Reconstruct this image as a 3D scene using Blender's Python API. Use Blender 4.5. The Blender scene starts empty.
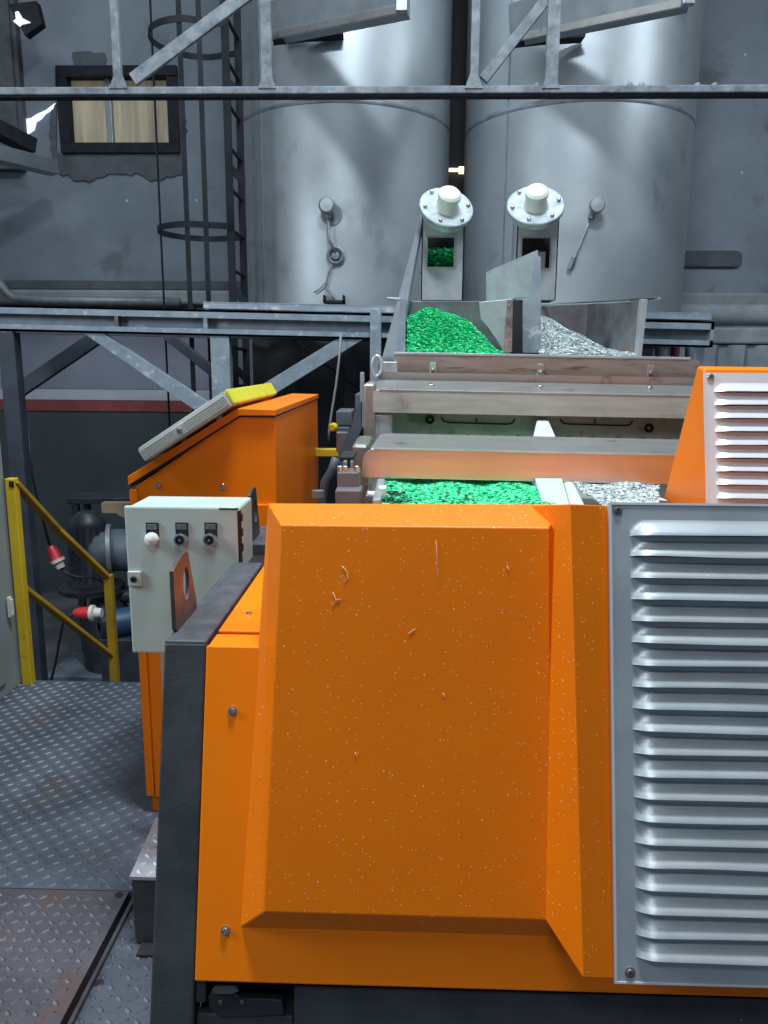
import bpy, bmesh, math, random
from mathutils import Vector, Matrix
random.seed(7)
R_ = math.radians
S = bpy.context.scene
COL = S.collection

# ------------------------------------------------------------------ camera
F = 770.0
cam_d = bpy.data.cameras.new('camera'); cam = bpy.data.objects.new('camera', cam_d); COL.objects.link(cam)
CAMP = Vector((0, 0, 1.6))
CR = Matrix.Rotation(R_(1.56), 3, 'Z') @ Matrix.Rotation(R_(90 - 11), 3, 'X') @ Matrix.Rotation(R_(0.4), 3, 'Z')
cam.matrix_world = Matrix.Translation(CAMP) @ CR.to_4x4()
cam_d.sensor_fit = 'VERTICAL'; cam_d.sensor_height = 36.0; cam_d.lens = F / 1024 * 36.0
cam_d.clip_start = 0.05; cam_d.clip_end = 60
S.camera = cam

# ------------------------------------------------------------------ light
w = bpy.data.worlds.new('world'); S.world = w; w.use_nodes = True
w.node_tree.nodes['Background'].inputs[0].default_value = (0.35, 0.45, 0.58, 1)
w.node_tree.nodes['Background'].inputs[1].default_value = 0.15
S.view_settings.view_transform = 'Standard'; S.view_settings.look = 'None'
S.view_settings.gamma = 1.0; S.view_settings.use_curve_mapping = False
S.view_settings.exposure = 0.0

def area(name, loc, target, sx, sy, power, color=(0.86, 0.94, 1.0)):
    d = bpy.data.lights.new(name, 'AREA'); d.shape = 'RECTANGLE'; d.size = sx; d.size_y = sy
    d.energy = power; d.color = color
    o = bpy.data.objects.new(name, d); COL.objects.link(o); o.location = loc
    o.rotation_euler = (Vector(target) - Vector(loc)).to_track_quat('-Z', 'Y').to_euler()
    return o
area('hall_and_fill_lamp', (0.3, 1.7, 6.8), (0.25, 1.6, 0), 1.3, 0.5, 400)
area('hall_and_fill_lamp', (-0.6, -2.2, 6.4), (0.0, 1.6, 1.0), 2.4, 0.9, 85)  # front fill, added to lift the faces towards the camera
area('hall_and_fill_lamp', (-4.5, 0.9, 3.6), (-0.2, 1.4, 1.0), 1.0, 1.6, 150)
area('hall_and_fill_lamp', (4.2, 4.2, 5.6), (0.2, 6.5, 2.6), 0.5, 1.6, 60)
area('hall_and_fill_lamp', (0.0, 4.4, 7.0), (0.0, 5.6, 1.5), 5.0, 0.8, 105)
area('hall_and_fill_lamp', (-3.6, 5.2, 6.9), (-3.0, 8.0, 2.5), 1.6, 0.8, 40)  # added to brighten the left part of the back wall

# ------------------------------------------------------------------ pixel rays (used to read measurements off the photograph)
def ray(px, py):
    return CR @ Vector(((px - 384) / F, (512 - py) / F, -1.0))
def PY(px, py, Y):
    d = ray(px, py); return CAMP + d * (Y / d.y)
def PX(px, py, X):
    d = ray(px, py); return CAMP + d * (X / d.x)
def PZ(px, py, Z):
    d = ray(px, py); return CAMP + d * ((Z - 1.6) / d.z)
def PN(px, py, n, p0, off=0.0):
    d = ray(px, py); n = Vector(n).normalized()
    return CAMP + d * ((n.dot(Vector(p0)) + off - n.dot(CAMP)) / n.dot(d))

# ------------------------------------------------------------------ materials
def new_mat(name):
    m = bpy.data.materials.new(name); m.use_nodes = True
    nt = m.node_tree; return m, nt, nt.nodes['Principled BSDF']
def coords(nt):
    g = nt.nodes.new('ShaderNodeNewGeometry'); return g.outputs['Position']
def mix(nt, fac, a, b):
    n = nt.nodes.new('ShaderNodeMix'); n.data_type = 'RGBA'
    for s, v in ((n.inputs[0], fac), (n.inputs[6], a), (n.inputs[7], b)):
        if hasattr(v, 'links'): nt.links.new(v, s)
        elif isinstance(v, (int, float)): s.default_value = v
        else: s.default_value = (*v[:3], 1)
    return n.outputs[2]
def ramp(nt, val, lo, hi):
    n = nt.nodes.new('ShaderNodeMapRange'); n.inputs[1].default_value = lo; n.inputs[2].default_value = hi
    n.clamp = True; nt.links.new(val, n.inputs[0]); return n.outputs[0]
def noise(nt, scale, detail=4, stretch=None, rough=0.6):
    n = nt.nodes.new('ShaderNodeTexNoise'); n.inputs['Scale'].default_value = scale
    n.inputs['Detail'].default_value = detail; n.inputs['Roughness'].default_value = rough
    p = coords(nt)
    if stretch:
        mp = nt.nodes.new('ShaderNodeMapping'); mp.inputs['Scale'].default_value = stretch
        nt.links.new(p, mp.inputs[0]); p = mp.outputs[0]
    nt.links.new(p, n.inputs['Vector']); return n.outputs['Fac']
def specks(nt, scale, size, keep):
    v = nt.nodes.new('ShaderNodeTexVoronoi'); v.inputs['Scale'].default_value = scale
    nt.links.new(coords(nt), v.inputs['Vector'])
    a = nt.nodes.new('ShaderNodeMath'); a.operation = 'LESS_THAN'; a.inputs[1].default_value = size
    nt.links.new(v.outputs['Distance'], a.inputs[0])
    sp = nt.nodes.new('ShaderNodeSeparateColor'); nt.links.new(v.outputs['Color'], sp.inputs[0])
    b = nt.nodes.new('ShaderNodeMath'); b.operation = 'LESS_THAN'; b.inputs[1].default_value = keep
    nt.links.new(sp.outputs[0], b.inputs[0])
    c = nt.nodes.new('ShaderNodeMath'); c.operation = 'MULTIPLY'
    nt.links.new(a.outputs[0], c.inputs[0]); nt.links.new(b.outputs[0], c.inputs[1]); return c.outputs[0]
def add_bump(nt, b, h, strength, dist):
    n = nt.nodes.new('ShaderNodeBump'); n.inputs['Strength'].default_value = strength
    n.inputs['Distance'].default_value = dist; nt.links.new(h, n.inputs['Height'])
    nt.links.new(n.outputs[0], b.inputs['Normal'])
def mat(name, c1, c2=None, rough=0.5, metal=0.0, scale=4, detail=5, lo=0.35, hi=0.65, stretch=None,
        bump=0, bscale=None, speck=None, speck_col=(0.8, 0.8, 0.78), stain=None, spec=0.5):
    m, nt, b = new_mat(name)
    b.inputs['Roughness'].default_value = rough; b.inputs['Metallic'].default_value = metal
    b.inputs['Specular IOR Level'].default_value = spec
    f = noise(nt, scale, detail, stretch)
    col = mix(nt, ramp(nt, f, lo, hi), c1, c2 or c1)
    if stain:
        col = mix(nt, ramp(nt, noise(nt, stain[1], 6, stain[3] if len(stain) > 3 else None), stain[2], stain[2] + 0.08), col, stain[0])
    if speck:
        for sc, sz, kp in speck: col = mix(nt, specks(nt, sc, sz, kp), col, speck_col)
    nt.links.new(col, b.inputs['Base Color'])
    if bump: add_bump(nt, b, noise(nt, bscale or scale * 8, 6), bump, 0.01)
    return m
M = {}
M['orange'] = mat('orange_paint', (0.86, 0.190, 0.0), (0.92, 0.21, 0.0), rough=0.42, spec=0.3, scale=3, bump=0.05, bscale=260,
                  speck=[(60, 0.10, 0.45), (28, 0.05, 0.3), (150, 0.17, 0.22)], speck_col=(0.85, 0.50, 0.28))
M['orange_clean'] = mat('orange_paint_smooth', (0.92, 0.205, 0.0), (0.97, 0.225, 0.0), rough=0.38, spec=0.3, scale=2, bump=0.04, bscale=220)
M['dark_frame'] = mat('charcoal_paint', (0.030, 0.036, 0.042), (0.05, 0.057, 0.065), rough=0.45, scale=12, bump=0.1, bscale=150,
                      speck=[(40, 0.07, 0.12)], speck_col=(0.3, 0.32, 0.33))
M['bar_grey'] = mat('dusty_charcoal_paint', (0.05, 0.055, 0.065), (0.09, 0.10, 0.115), rough=0.5, scale=30, bump=0.2, bscale=200,
                    speck=[(90, 0.12, 0.15)], speck_col=(0.3, 0.32, 0.35))
M['louver'] = mat('galvanised_louver', (0.42, 0.47, 0.50), (0.52, 0.57, 0.60), rough=0.36, metal=0.45, scale=6, bump=0.03, bscale=300,
                  speck=[(80, 0.08, 0.08)])
M['louver2'] = mat('white_louver', (0.62, 0.65, 0.70), (0.68, 0.71, 0.75), rough=0.4, metal=0.2, scale=5)
M['black'] = mat('black_void', (0.006, 0.007, 0.009), (0.012, 0.013, 0.016), rough=0.7)
M['steel'] = mat('stainless_sheet', (0.46, 0.46, 0.44), (0.56, 0.56, 0.53), rough=0.34, metal=0.85, scale=5, stretch=(1, 4, 8), bump=0.03, bscale=90,
                 stain=((0.30, 0.27, 0.24), 6, 0.60))
M['steel_light'] = mat('bright_steel', (0.42, 0.47, 0.50), (0.56, 0.61, 0.64), rough=0.34, metal=0.5, scale=9, stain=((0.4, 0.45, 0.48), 14, 0.6))
M['steel_brown'] = mat('worn_steel_strip', (0.33, 0.28, 0.25), (0.42, 0.38, 0.34), rough=0.4, metal=0.7, scale=6, stretch=(1, 1, 5),
                       stain=((0.20, 0.14, 0.11), 9, 0.6, (0.6, 1, 6)))
M['tank'] = mat('tank_steel', (0.31, 0.355, 0.385), (0.44, 0.49, 0.52), rough=0.47, metal=0.72, scale=1.4, detail=7, lo=0.3, hi=0.7, bump=0.03, bscale=14,
                stain=((0.28, 0.32, 0.35), 2.2, 0.60, (1, 1, 0.6)), speck=[(5, 0.03, 0.3)], speck_col=(0.2, 0.2, 0.22))
M['tank_seam'] = mat('tank_seam', (0.16, 0.19, 0.22), (0.26, 0.30, 0.33), rough=0.5, metal=0.5, scale=8)
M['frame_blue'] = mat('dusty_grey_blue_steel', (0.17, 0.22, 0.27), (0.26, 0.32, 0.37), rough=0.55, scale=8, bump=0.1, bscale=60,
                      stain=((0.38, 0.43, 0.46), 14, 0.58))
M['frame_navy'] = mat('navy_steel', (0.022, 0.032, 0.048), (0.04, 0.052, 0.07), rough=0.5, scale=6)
M['truss'] = mat('dusty_truss', (0.11, 0.135, 0.16), (0.24, 0.275, 0.31), rough=0.7, scale=14, bump=0.25, bscale=60)
M['ladder'] = mat('dark_ladder_steel', (0.007, 0.010, 0.015), (0.017, 0.022, 0.03), rough=0.7, spec=0.25, scale=9)
M['duct'] = mat('duct_steel', (0.24, 0.28, 0.31), (0.33, 0.37, 0.40), rough=0.4, metal=0.6, scale=4)
M['wall'] = mat('wall_plaster', (0.15, 0.185, 0.225), (0.225, 0.265, 0.31), rough=0.85, scale=1.1, detail=8, bump=0.4, bscale=9,
                stain=((0.12, 0.145, 0.17), 1.6, 0.60), speck=[(3, 0.04, 0.4)], speck_col=(0.45, 0.5, 0.53))
M['wall_dark'] = mat('wall_patch_and_shadow', (0.07, 0.08, 0.095), (0.10, 0.115, 0.13), rough=0.9, scale=6, bump=0.5, bscale=30)
M['ledge'] = mat('ledge', (0.20, 0.235, 0.25), (0.28, 0.31, 0.33), rough=0.85, scale=5, bump=0.3, bscale=20)
M['lav'] = mat('lavender_wall_paint', (0.20, 0.22, 0.29), (0.25, 0.27, 0.34), rough=0.8, scale=1.5)
M['white_band'] = mat('white_wall_band', (0.42, 0.45, 0.52), (0.50, 0.53, 0.59), rough=0.8, scale=2)
M['red_band'] = mat('red_wall_stripe', (0.22, 0.05, 0.05), (0.28, 0.07, 0.07), rough=0.8, scale=6)
M['green_wall'] = mat('dark_green_dado', (0.040, 0.058, 0.066), (0.060, 0.080, 0.090), rough=0.8, scale=1.2, detail=7,
                      speck=[(4, 0.04, 0.4)], speck_col=(0.18, 0.2, 0.22))
M['floor'] = mat('dirty_concrete', (0.035, 0.042, 0.05), (0.10, 0.11, 0.12), rough=0.7, scale=1.6, detail=8, bump=0.3, bscale=12)
M['checker'] = mat('checker_steel', (0.065, 0.078, 0.105), (0.125, 0.145, 0.18), rough=0.5, metal=0.35, scale=3, detail=8, bump=0.15, bscale=120,
                   stain=((0.10, 0.10, 0.11), 3.2, 0.58), speck=[(30, 0.07, 0.06)], speck_col=(0.55, 0.6, 0.65))
M['checker_far'] = mat('checker_steel_brown', (0.085, 0.085, 0.105), (0.14, 0.135, 0.155), rough=0.42, metal=0.45, scale=3.5, detail=8, bump=0.15, bscale=120,
                   stain=((0.13, 0.10, 0.10), 5, 0.56), speck=[(30, 0.07, 0.06)], speck_col=(0.6, 0.6, 0.62))
M['checker_light'] = mat('checker_steel_bright', (0.30, 0.33, 0.38), (0.40, 0.43, 0.48), rough=0.4, metal=0.4, scale=8, bump=0.1, bscale=120)
M['box_green'] = mat('pale_green_grey_enamel', (0.47, 0.60, 0.55), (0.52, 0.65, 0.60), rough=0.4, scale=3, bump=0.03, bscale=200,
                     stain=((0.42, 0.48, 0.45), 7, 0.66))
M['cab_grey'] = mat('grey_cabinet_enamel', (0.22, 0.27, 0.28), (0.26, 0.31, 0.32), rough=0.45, scale=2)
M['alu'] = mat('anodised_profile', (0.56, 0.61, 0.57), (0.64, 0.68, 0.64), rough=0.4, metal=0.1, scale=8)
M['lime'] = mat('lime_cap', (0.62, 0.66, 0.03), (0.72, 0.74, 0.05), rough=0.5, scale=20)
M['yellow'] = mat('yellow_rail_paint', (0.56, 0.38, 0.015), (0.64, 0.46, 0.02), rough=0.45, scale=6, bump=0.1, bscale=80,
                  stain=((0.30, 0.20, 0.04), 9, 0.62))
M['yellow_worn'] = mat('worn_yellow_rail', (0.30, 0.18, 0.012), (0.42, 0.26, 0.018), rough=0.5, scale=7, bump=0.1, bscale=80)
M['rubber'] = mat('black_rubber', (0.012, 0.013, 0.015), (0.02, 0.021, 0.024), rough=0.5)
M['chrome'] = mat('chrome', (0.65, 0.66, 0.66), rough=0.2, metal=1.0)
M['screw'] = mat('screw_steel', (0.35, 0.35, 0.34), (0.5, 0.5, 0.49), rough=0.35, metal=0.9, scale=60)
M['white'] = mat('white_plastic', (0.58, 0.66, 0.60), (0.66, 0.73, 0.68), rough=0.45, scale=5)
M['lint'] = mat('pale_lint', (0.80, 0.58, 0.40), rough=0.8)
M['white_knob'] = mat('white_knob', (0.85, 0.87, 0.85), rough=0.4)
M['lug'] = mat('brown_grey_lug', (0.10, 0.085, 0.085), (0.17, 0.14, 0.135), rough=0.45, metal=0.5, scale=20)
M['lug_brown'] = mat('dull_bracket_steel', (0.17, 0.165, 0.165), (0.22, 0.21, 0.21), rough=0.5, metal=0.4, scale=10)
M['machine_blue'] = mat('grey_blue_casting', (0.06, 0.085, 0.11), (0.10, 0.13, 0.16), rough=0.5, scale=8, bump=0.1, bscale=40)
M['motor_blue'] = mat('blue_motor_paint', (0.012, 0.045, 0.10), (0.018, 0.06, 0.13), rough=0.45, scale=10)
M['motor_dark'] = mat('dark_motor_paint', (0.014, 0.018, 0.026), (0.032, 0.04, 0.052), rough=0.45, scale=8)
M['dull_sheet'] = mat('dull_grey_sheet', (0.10, 0.125, 0.15), (0.14, 0.165, 0.19), rough=0.7, scale=5)
M['hopper_dull'] = mat('hopper_sheet_painted_reflection', (0.11, 0.105, 0.115), (0.22, 0.23, 0.25), rough=0.45, metal=0.5, scale=5, stain=((0.26, 0.13, 0.10), 5, 0.6))  # dark bin interior and its brownish reflection put into the colour
M['steel_matte'] = mat('matte_beige_steel', (0.40, 0.41, 0.36), (0.50, 0.51, 0.46), rough=0.5, metal=0.35, scale=5, stretch=(1, 4, 8), stain=((0.33, 0.32, 0.28), 6, 0.6))
M['steel_clean'] = mat('clean_stainless_sheet', (0.62, 0.61, 0.58), (0.70, 0.69, 0.66), rough=0.24, metal=0.9, scale=5, stretch=(1, 4, 8), bump=0.02, bscale=90)
M['pipe'] = mat('grey_pipe', (0.16, 0.19, 0.21), (0.25, 0.28, 0.30), rough=0.5, metal=0.3, scale=12)
M['red'] = mat('red_plug_plastic', (0.45, 0.02, 0.03), (0.55, 0.03, 0.04), rough=0.4)
M['paleplastic'] = mat('pale_plastic', (0.55, 0.55, 0.52), rough=0.5)
M['wood'] = mat('pale_wood', (0.42, 0.33, 0.2), (0.5, 0.4, 0.26), rough=0.8, scale=5, stretch=(1, 8, 8))
M['cable'] = mat('grey_cable', (0.22, 0.24, 0.25), rough=0.6)
M['inner_green'] = mat('wet_green_tinted_steel', (0.22, 0.36, 0.25), (0.34, 0.47, 0.36), rough=0.5, metal=0.0, scale=7, stain=((0.12, 0.26, 0.15), 8, 0.55))
M['inner_pale'] = mat('pale_green_sheet', (0.50, 0.66, 0.56), (0.60, 0.74, 0.66), rough=0.4, scale=6)
M['inner_grey'] = mat('wet_grey_steel', (0.26, 0.31, 0.27), (0.36, 0.40, 0.36), rough=0.55, metal=0.0, scale=7, stain=((0.18, 0.19, 0.16), 9, 0.58))
M['backdrop'] = mat('dark_backdrop', (0.012, 0.017, 0.022), (0.03, 0.037, 0.045), rough=0.75, scale=3, bump=0.5, bscale=8)
M['corrugated'] = mat('corrugated_sheet', (0.22, 0.27, 0.30), (0.32, 0.37, 0.40), rough=0.5, metal=0.3, scale=6)
M['win_glow'] = None

def flake_mat(name, cols, rough=0.3):
    m, nt, b = new_mat(name)
    g = nt.nodes.new('ShaderNodeNewGeometry'); r = nt.nodes.new('ShaderNodeValToRGB'); r.color_ramp.interpolation = 'CONSTANT'
    e = r.color_ramp.elements; e[0].position = 0; e[0].color = (*cols[0][1], 1)
    e[1].position = cols[1][0]; e[1].color = (*cols[1][1], 1)
    for p, c in cols[2:]:
        x = e.new(p); x.color = (*c, 1)
    nt.links.new(g.outputs['Random Per Island'], r.inputs[0]); nt.links.new(r.outputs[0], b.inputs['Base Color'])
    b.inputs['Roughness'].default_value = rough; return m
M['green_chips'] = flake_mat('green_chips', [(0, (0.03, 0.68, 0.28)), (0.35, (0.04, 0.78, 0.34)), (0.65, (0.08, 0.88, 0.46)), (0.88, (0.02, 0.52, 0.20)), (0.96, (0.40, 0.88, 0.6))], 0.5)
M['clear_chips'] = flake_mat('clear_chips', [(0, (0.46, 0.54, 0.54)), (0.35, (0.54, 0.62, 0.61)), (0.7, (0.64, 0.72, 0.71)), (0.92, (0.38, 0.46, 0.47))], 0.55)
M['brightened_chips'] = flake_mat('brightened_clear_chips', [(0, (0.62, 0.71, 0.72)), (0.35, (0.70, 0.78, 0.78)), (0.7, (0.80, 0.87, 0.87)), (0.92, (0.52, 0.60, 0.62))], 0.6)  # brighter copy of the clear chips, offsetting weaker light on the heap
M['black_chips'] = flake_mat('black_chips', [(0, (0.01, 0.012, 0.012)), (0.5, (0.02, 0.03, 0.025))])
def emis(name, c, s):
    m, nt, b = new_mat(name); b.inputs['Base Color'].default_value = (*c, 1)
    b.inputs['Emission Color'].default_value = (*c, 1); b.inputs['Emission Strength'].default_value = s; return m
M['daylight'] = emis('daylight_gap', (0.8, 0.9, 1.0), 1.0)
M['warm_gap'] = emis('warm_daylight', (1.0, 0.75, 0.45), 3.0)

# translucent yellowed window sheet lit by daylight
m, nt, b = new_mat('yellowed_window')
f = noise(nt, 2.2, 5, (3.0, 1, 0.25)); col = mix(nt, ramp(nt, f, 0.3, 0.7), (0.16, 0.14, 0.10), (0.50, 0.44, 0.31))
nt.links.new(col, b.inputs['Base Color']); nt.links.new(col, b.inputs['Emission Color']); b.inputs['Emission Strength'].default_value = 0.2
b.inputs['Roughness'].default_value = 0.5; M['window'] = m

# ------------------------------------------------------------------ mesh helpers
class MB:
    def __init__(s): s.v = []; s.f = []
    def add(s, vs, fs):
        n = len(s.v); s.v += [Vector(p) for p in vs]; s.f += [tuple(i + n for i in f) for f in fs]; return s
    def box(s, x0, x1, y0, y1, z0, z1):
        return s.hexa([(x0, y0, z0), (x1, y0, z0), (x1, y1, z0), (x0, y1, z0)], [(x0, y0, z1), (x1, y0, z1), (x1, y1, z1), (x0, y1, z1)])
    def hexa(s, a, b):
        n = len(a); return s.add(list(a) + list(b), [tuple(range(n))[::-1], tuple(range(n, 2 * n))] + [(i, (i + 1) % n, n + (i + 1) % n, n + i) for i in range(n)])
    def prism(s, pts, vec):
        vec = Vector(vec); return s.hexa([Vector(p) for p in pts], [Vector(p) + vec for p in pts])
    def bar(s, a, b, w_, h_, up=(0, 0, 1)):
        a, b = Vector(a), Vector(b); d = (b - a).normalized(); x = d.cross(Vector(up)).normalized(); y = x.cross(d)
        q = lambda p: [p - x * w_ / 2 - y * h_ / 2, p + x * w_ / 2 - y * h_ / 2, p + x * w_ / 2 + y * h_ / 2, p - x * w_ / 2 + y * h_ / 2]
        return s.hexa(q(a), q(b))
    def cyl(s, a, b, r, r2=None, n=20):
        a, b = Vector(a), Vector(b); r2 = r if r2 is None else r2; d = (b - a).normalized()
        x = d.orthogonal().normalized(); y = d.cross(x)
        q = lambda p, r: [p + (x * math.cos(t) + y * math.sin(t)) * r for t in [2 * math.pi * i / n for i in range(n)]]
        return s.hexa(q(a, r), q(b, r2))
    def tube(s, pts, r, n=8, closed=False):
        pts = [Vector(p) for p in pts]; base = len(s.v); N = len(pts); prev = None
        for i, p in enumerate(pts):
            a = pts[i - 1] if (i or closed) else p; b = pts[(i + 1) % N] if (i < N - 1 or closed) else p
            d = (b - a).normalized(); x = (d.orthogonal() if prev is None else (prev - d * prev.dot(d))).normalized(); prev = x; y = d.cross(x)
            s.v += [p + (x * math.cos(2 * math.pi * k / n) + y * math.sin(2 * math.pi * k / n)) * r for k in range(n)]
        for i in range(N if closed else N - 1):
            j = (i + 1) % N
            for k in range(n):
                l = (k + 1) % n; s.f.append((base + i * n + k, base + i * n + l, base + j * n + l, base + j * n + k))
        if not closed:
            s.f.append(tuple(base + k for k in range(n))[::-1]); s.f.append(tuple(base + (N - 1) * n + k for k in range(n)))
        return s
    def strap(s, pts, w_, t_, up):   # flat band along a path: w_ along up, t_ across
        pts = [Vector(p) for p in pts]; up = Vector(up).normalized(); base = len(s.v); N = len(pts)
        for i, p in enumerate(pts):
            a = pts[max(i - 1, 0)]; b = pts[min(i + 1, N - 1)]; x = (b - a).cross(up).normalized()
            s.v += [p - x * t_ / 2 - up * w_ / 2, p + x * t_ / 2 - up * w_ / 2, p + x * t_ / 2 + up * w_ / 2, p - x * t_ / 2 + up * w_ / 2]
        for i in range(N - 1):
            for k in range(4):
                l = (k + 1) % 4; s.f.append((base + i * 4 + k, base + i * 4 + l, base + i * 4 + 4 + l, base + i * 4 + 4 + k))
        s.f.append((base + 3, base + 2, base + 1, base)); e = base + (N - 1) * 4; s.f.append((e, e + 1, e + 2, e + 3)); return s
    def lathe(s, prof, origin, axis=(0, 0, 1), n=24):
        o = Vector(origin); d = Vector(axis).normalized(); x = d.orthogonal().normalized(); y = d.cross(x); base = len(s.v)
        for r, h in prof:
            s.v += [o + d * h + (x * math.cos(2 * math.pi * k / n) + y * math.sin(2 * math.pi * k / n)) * max(r, 1e-5) for k in range(n)]
        for i in range(len(prof) - 1):
            for k in range(n):
                l = (k + 1) % n; s.f.append((base + i * n + k, base + i * n + l, base + (i + 1) * n + l, base + (i + 1) * n + k))
        return s

def wloc(o):
    p = Vector((0, 0, 0))
    while o: p += Vector(o.location); o = o.parent
    return p
def obj(name, mb, material, parent=None, bevel=0.0, smooth=False, seg=2):
    if parent is None:
        xs = [v.x for v in mb.v]; ys = [v.y for v in mb.v]; zs = [v.z for v in mb.v]
        org = Vector(((min(xs) + max(xs)) / 2, (min(ys) + max(ys)) / 2, min(zs)))
    else: org = wloc(parent)
    me = bpy.data.meshes.new(name); me.from_pydata([tuple(v - org) for v in mb.v], [], mb.f)
    bm = bmesh.new(); bm.from_mesh(me)
    if bevel: bmesh.ops.remove_doubles(bm, verts=bm.verts, dist=1e-5)
    bmesh.ops.recalc_face_normals(bm, faces=bm.faces); bm.to_mesh(me); bm.free()
    me.materials.append(M[material] if isinstance(material, str) else material)
    o = bpy.data.objects.new(name, me); COL.objects.link(o)
    if parent is None: o.location = org
    else: o.parent = parent
    if bevel:
        b = o.modifiers.new('bevel', 'BEVEL'); b.width = bevel; b.segments = seg; b.limit_method = 'ANGLE'; b.angle_limit = R_(35); b.harden_normals = False
    if smooth:
        for p in me.polygons: p.use_smooth = True
        if smooth != 'all':
            sm = o.modifiers.new('split', 'EDGE_SPLIT'); sm.split_angle = R_(38)
    return o
def tag(o, label=None, cat=None, group=None, kind=None):
    for k, v in (('label', label), ('category', cat), ('group', group), ('kind', kind)):
        if v: o[k] = v
    return o
def thing(name, label, cat, loc, group=None):
    o = bpy.data.objects.new(name, None); COL.objects.link(o); o.location = Vector(loc); o.empty_display_size = 0.1
    return tag(o, label, cat, group)
def struct(name, mb, material, parent=None, **k):
    o = obj(name, mb, material, parent, **k)
    if parent is None: tag(o, kind='structure')
    return o
def rounded(pts, rad, n=5):
    """round the corners of a planar polygon of Vectors; rad: list or number"""
    out = []; N = len(pts); pts = [Vector(p) for p in pts]
    for i, p in enumerate(pts):
        r = rad[i] if isinstance(rad, (list, tuple)) else rad
        if r <= 0: out.append(p); continue
        a = (pts[i - 1] - p).normalized(); b = (pts[(i + 1) % N] - p).normalized()
        p0 = p + a * r; p1 = p + b * r
        for k in range(n + 1):
            t = k / n; out.append(p0 * (1 - t) ** 2 + p * 2 * t * (1 - t) + p1 * t * t)
    return out
def bolt(name, p, n, r, h, material, parent, seg=12, socket=True):
    n = Vector(n).normalized(); p = Vector(p)
    mb = MB().lathe([(0, 0), (r, 0), (r, h * .5), (r * .8, h * .9), (r * .45, h), (r * .42, h * .45 if socket else h), (0, h * .45 if socket else h * 1.02)], p, n, seg)
    return obj(name, mb, material, parent, smooth=True)

# ================================================================== SETTING
struct('floor', MB().box(-6, 6, -4, 8.6, -1.15, -1.0), 'floor')
YW = 8.5
struct('wall_back', MB().box(-6, PY(60, 68, YW).x, YW, YW + .25, -1, 7.6).box(PY(178, 150, YW).x, 6, YW, YW + .25, -1, 7.6)
       .box(PY(60, 68, YW).x, PY(178, 150, YW).x, YW, YW + .25, -1, PY(120, 152, YW).z).box(PY(60, 68, YW).x, PY(178, 150, YW).x, YW, YW + .25, PY(120, 70, YW).z, 7.6), 'wall')
struct('wall_left', MB().box(-6.2, -5.0, -4, 8.6, -1, 7.6), 'wall')
struct('wall_right', MB().box(5.6, 5.8, -4, 8.6, -1, 7.6), 'wall')
struct('wall_front', MB().box(-6, 6, -4.2, -4, -1, 7.6), 'wall')
struct('ceiling', MB().box(-6.2, 6.2, -4.2, 8.8, 7.6, 7.8), 'wall')
# window in the back wall
x0, x1 = PY(60, 68, YW).x, PY(178, 150, YW).x; z0, z1 = PY(120, 152, YW).z, PY(120, 70, YW).z
wn = struct('window_1', MB().box(x0 + .05, x1 - .05, YW + .10, YW + .12, z0 + .05, z1 - .05), 'window')
fr = MB()
fr.box(x0 - .03, x0 + .07, YW - .05, YW + .09, z0 + .08, z1 - .07); fr.box(x1 - .08, x1 + .03, YW - .05, YW + .09, z0 + .08, z1 - .07)
fr.box(x0 - .03, x1 + .03, YW - .05, YW + .09, z0 - .02, z0 + .08); fr.box(x0 - .03, x1 + .03, YW - .05, YW + .09, z1 - .07, z1 + .03)
obj('window_frame', fr, 'ladder', wn, bevel=.005)
xm = PY(106, 110, YW).x
obj('mullion', MB().box(xm - .02, xm + .04, YW + .04, YW + .13, z0, z1), 'duct', wn, bevel=.004)
# irregular bare render patch round and under the window
def blob(cx, cz, w_, h_, n, jit, y, t):
    pts = []
    for i in range(n):
        a = 2 * math.pi * i / n; ca, sa = math.cos(a), math.sin(a); k = 1 / max(abs(ca), abs(sa))
        k = min(k, 1.28); j = 1 + random.uniform(-jit, jit)
        pts.append(Vector((cx + w_ * ca * k * j, y, cz + h_ * sa * k * j)))
    return MB().prism(pts, (0, -t, 0))
edge = [(57, 104), (57, 150), (62, 157), (178, 157), (178, 92), (183, 90)]
yy_, xx_l = 92, 184
while yy_ < 172: yy_ += random.uniform(3, 7); edge.append((184 + random.uniform(-2, 4), yy_))
while xx_l > 56: xx_l -= random.uniform(3, 8); edge.append((xx_l, 177 + random.uniform(-4, 3) + 3 * math.sin(xx_l * .09)))
while yy_ > 110: yy_ -= random.uniform(3, 7); edge.append((51 + random.uniform(-2, 2), yy_))
pts = edge
struct('trim_1', MB().prism([PY(x, y, YW + .001) for x, y in pts], (0, -.02, 0)), 'wall_dark')
pa = PY(90, 62, YW); struct('trim_2', blob(pa.x, pa.z, .17, .09, 16, .12, YW, .012), 'wall_dark')
# horizontal ledges, painted-in shadow band and colour bands of the back wall
zz = lambda r: PY(120, r, YW).z
struct('trim_3', MB().box(-6, 5.6, YW - .16, YW, zz(305), zz(291)), 'ledge', bevel=.03)
struct('trim_shadow_band', MB().box(-6, -1.4, YW - .05, YW, zz(290), zz(281)), 'wall_dark', bevel=.01)  # dark strip painted in for the shadow band above the ledge
struct('trim_5', MB().box(-6, 5.6, YW - .02, YW, zz(389), zz(336)), 'lav')
struct('trim_6', MB().box(-6, 5.6, YW - .03, YW, zz(400), zz(389.5)), 'white_band')
struct('trim_7', MB().box(-6, 5.6, YW - .045, YW, zz(411), zz(400.5)), 'red_band')
struct('trim_12', MB().box(-6, 5.6, YW - .03, YW, -1, zz(411.5)), 'green_wall')
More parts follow.
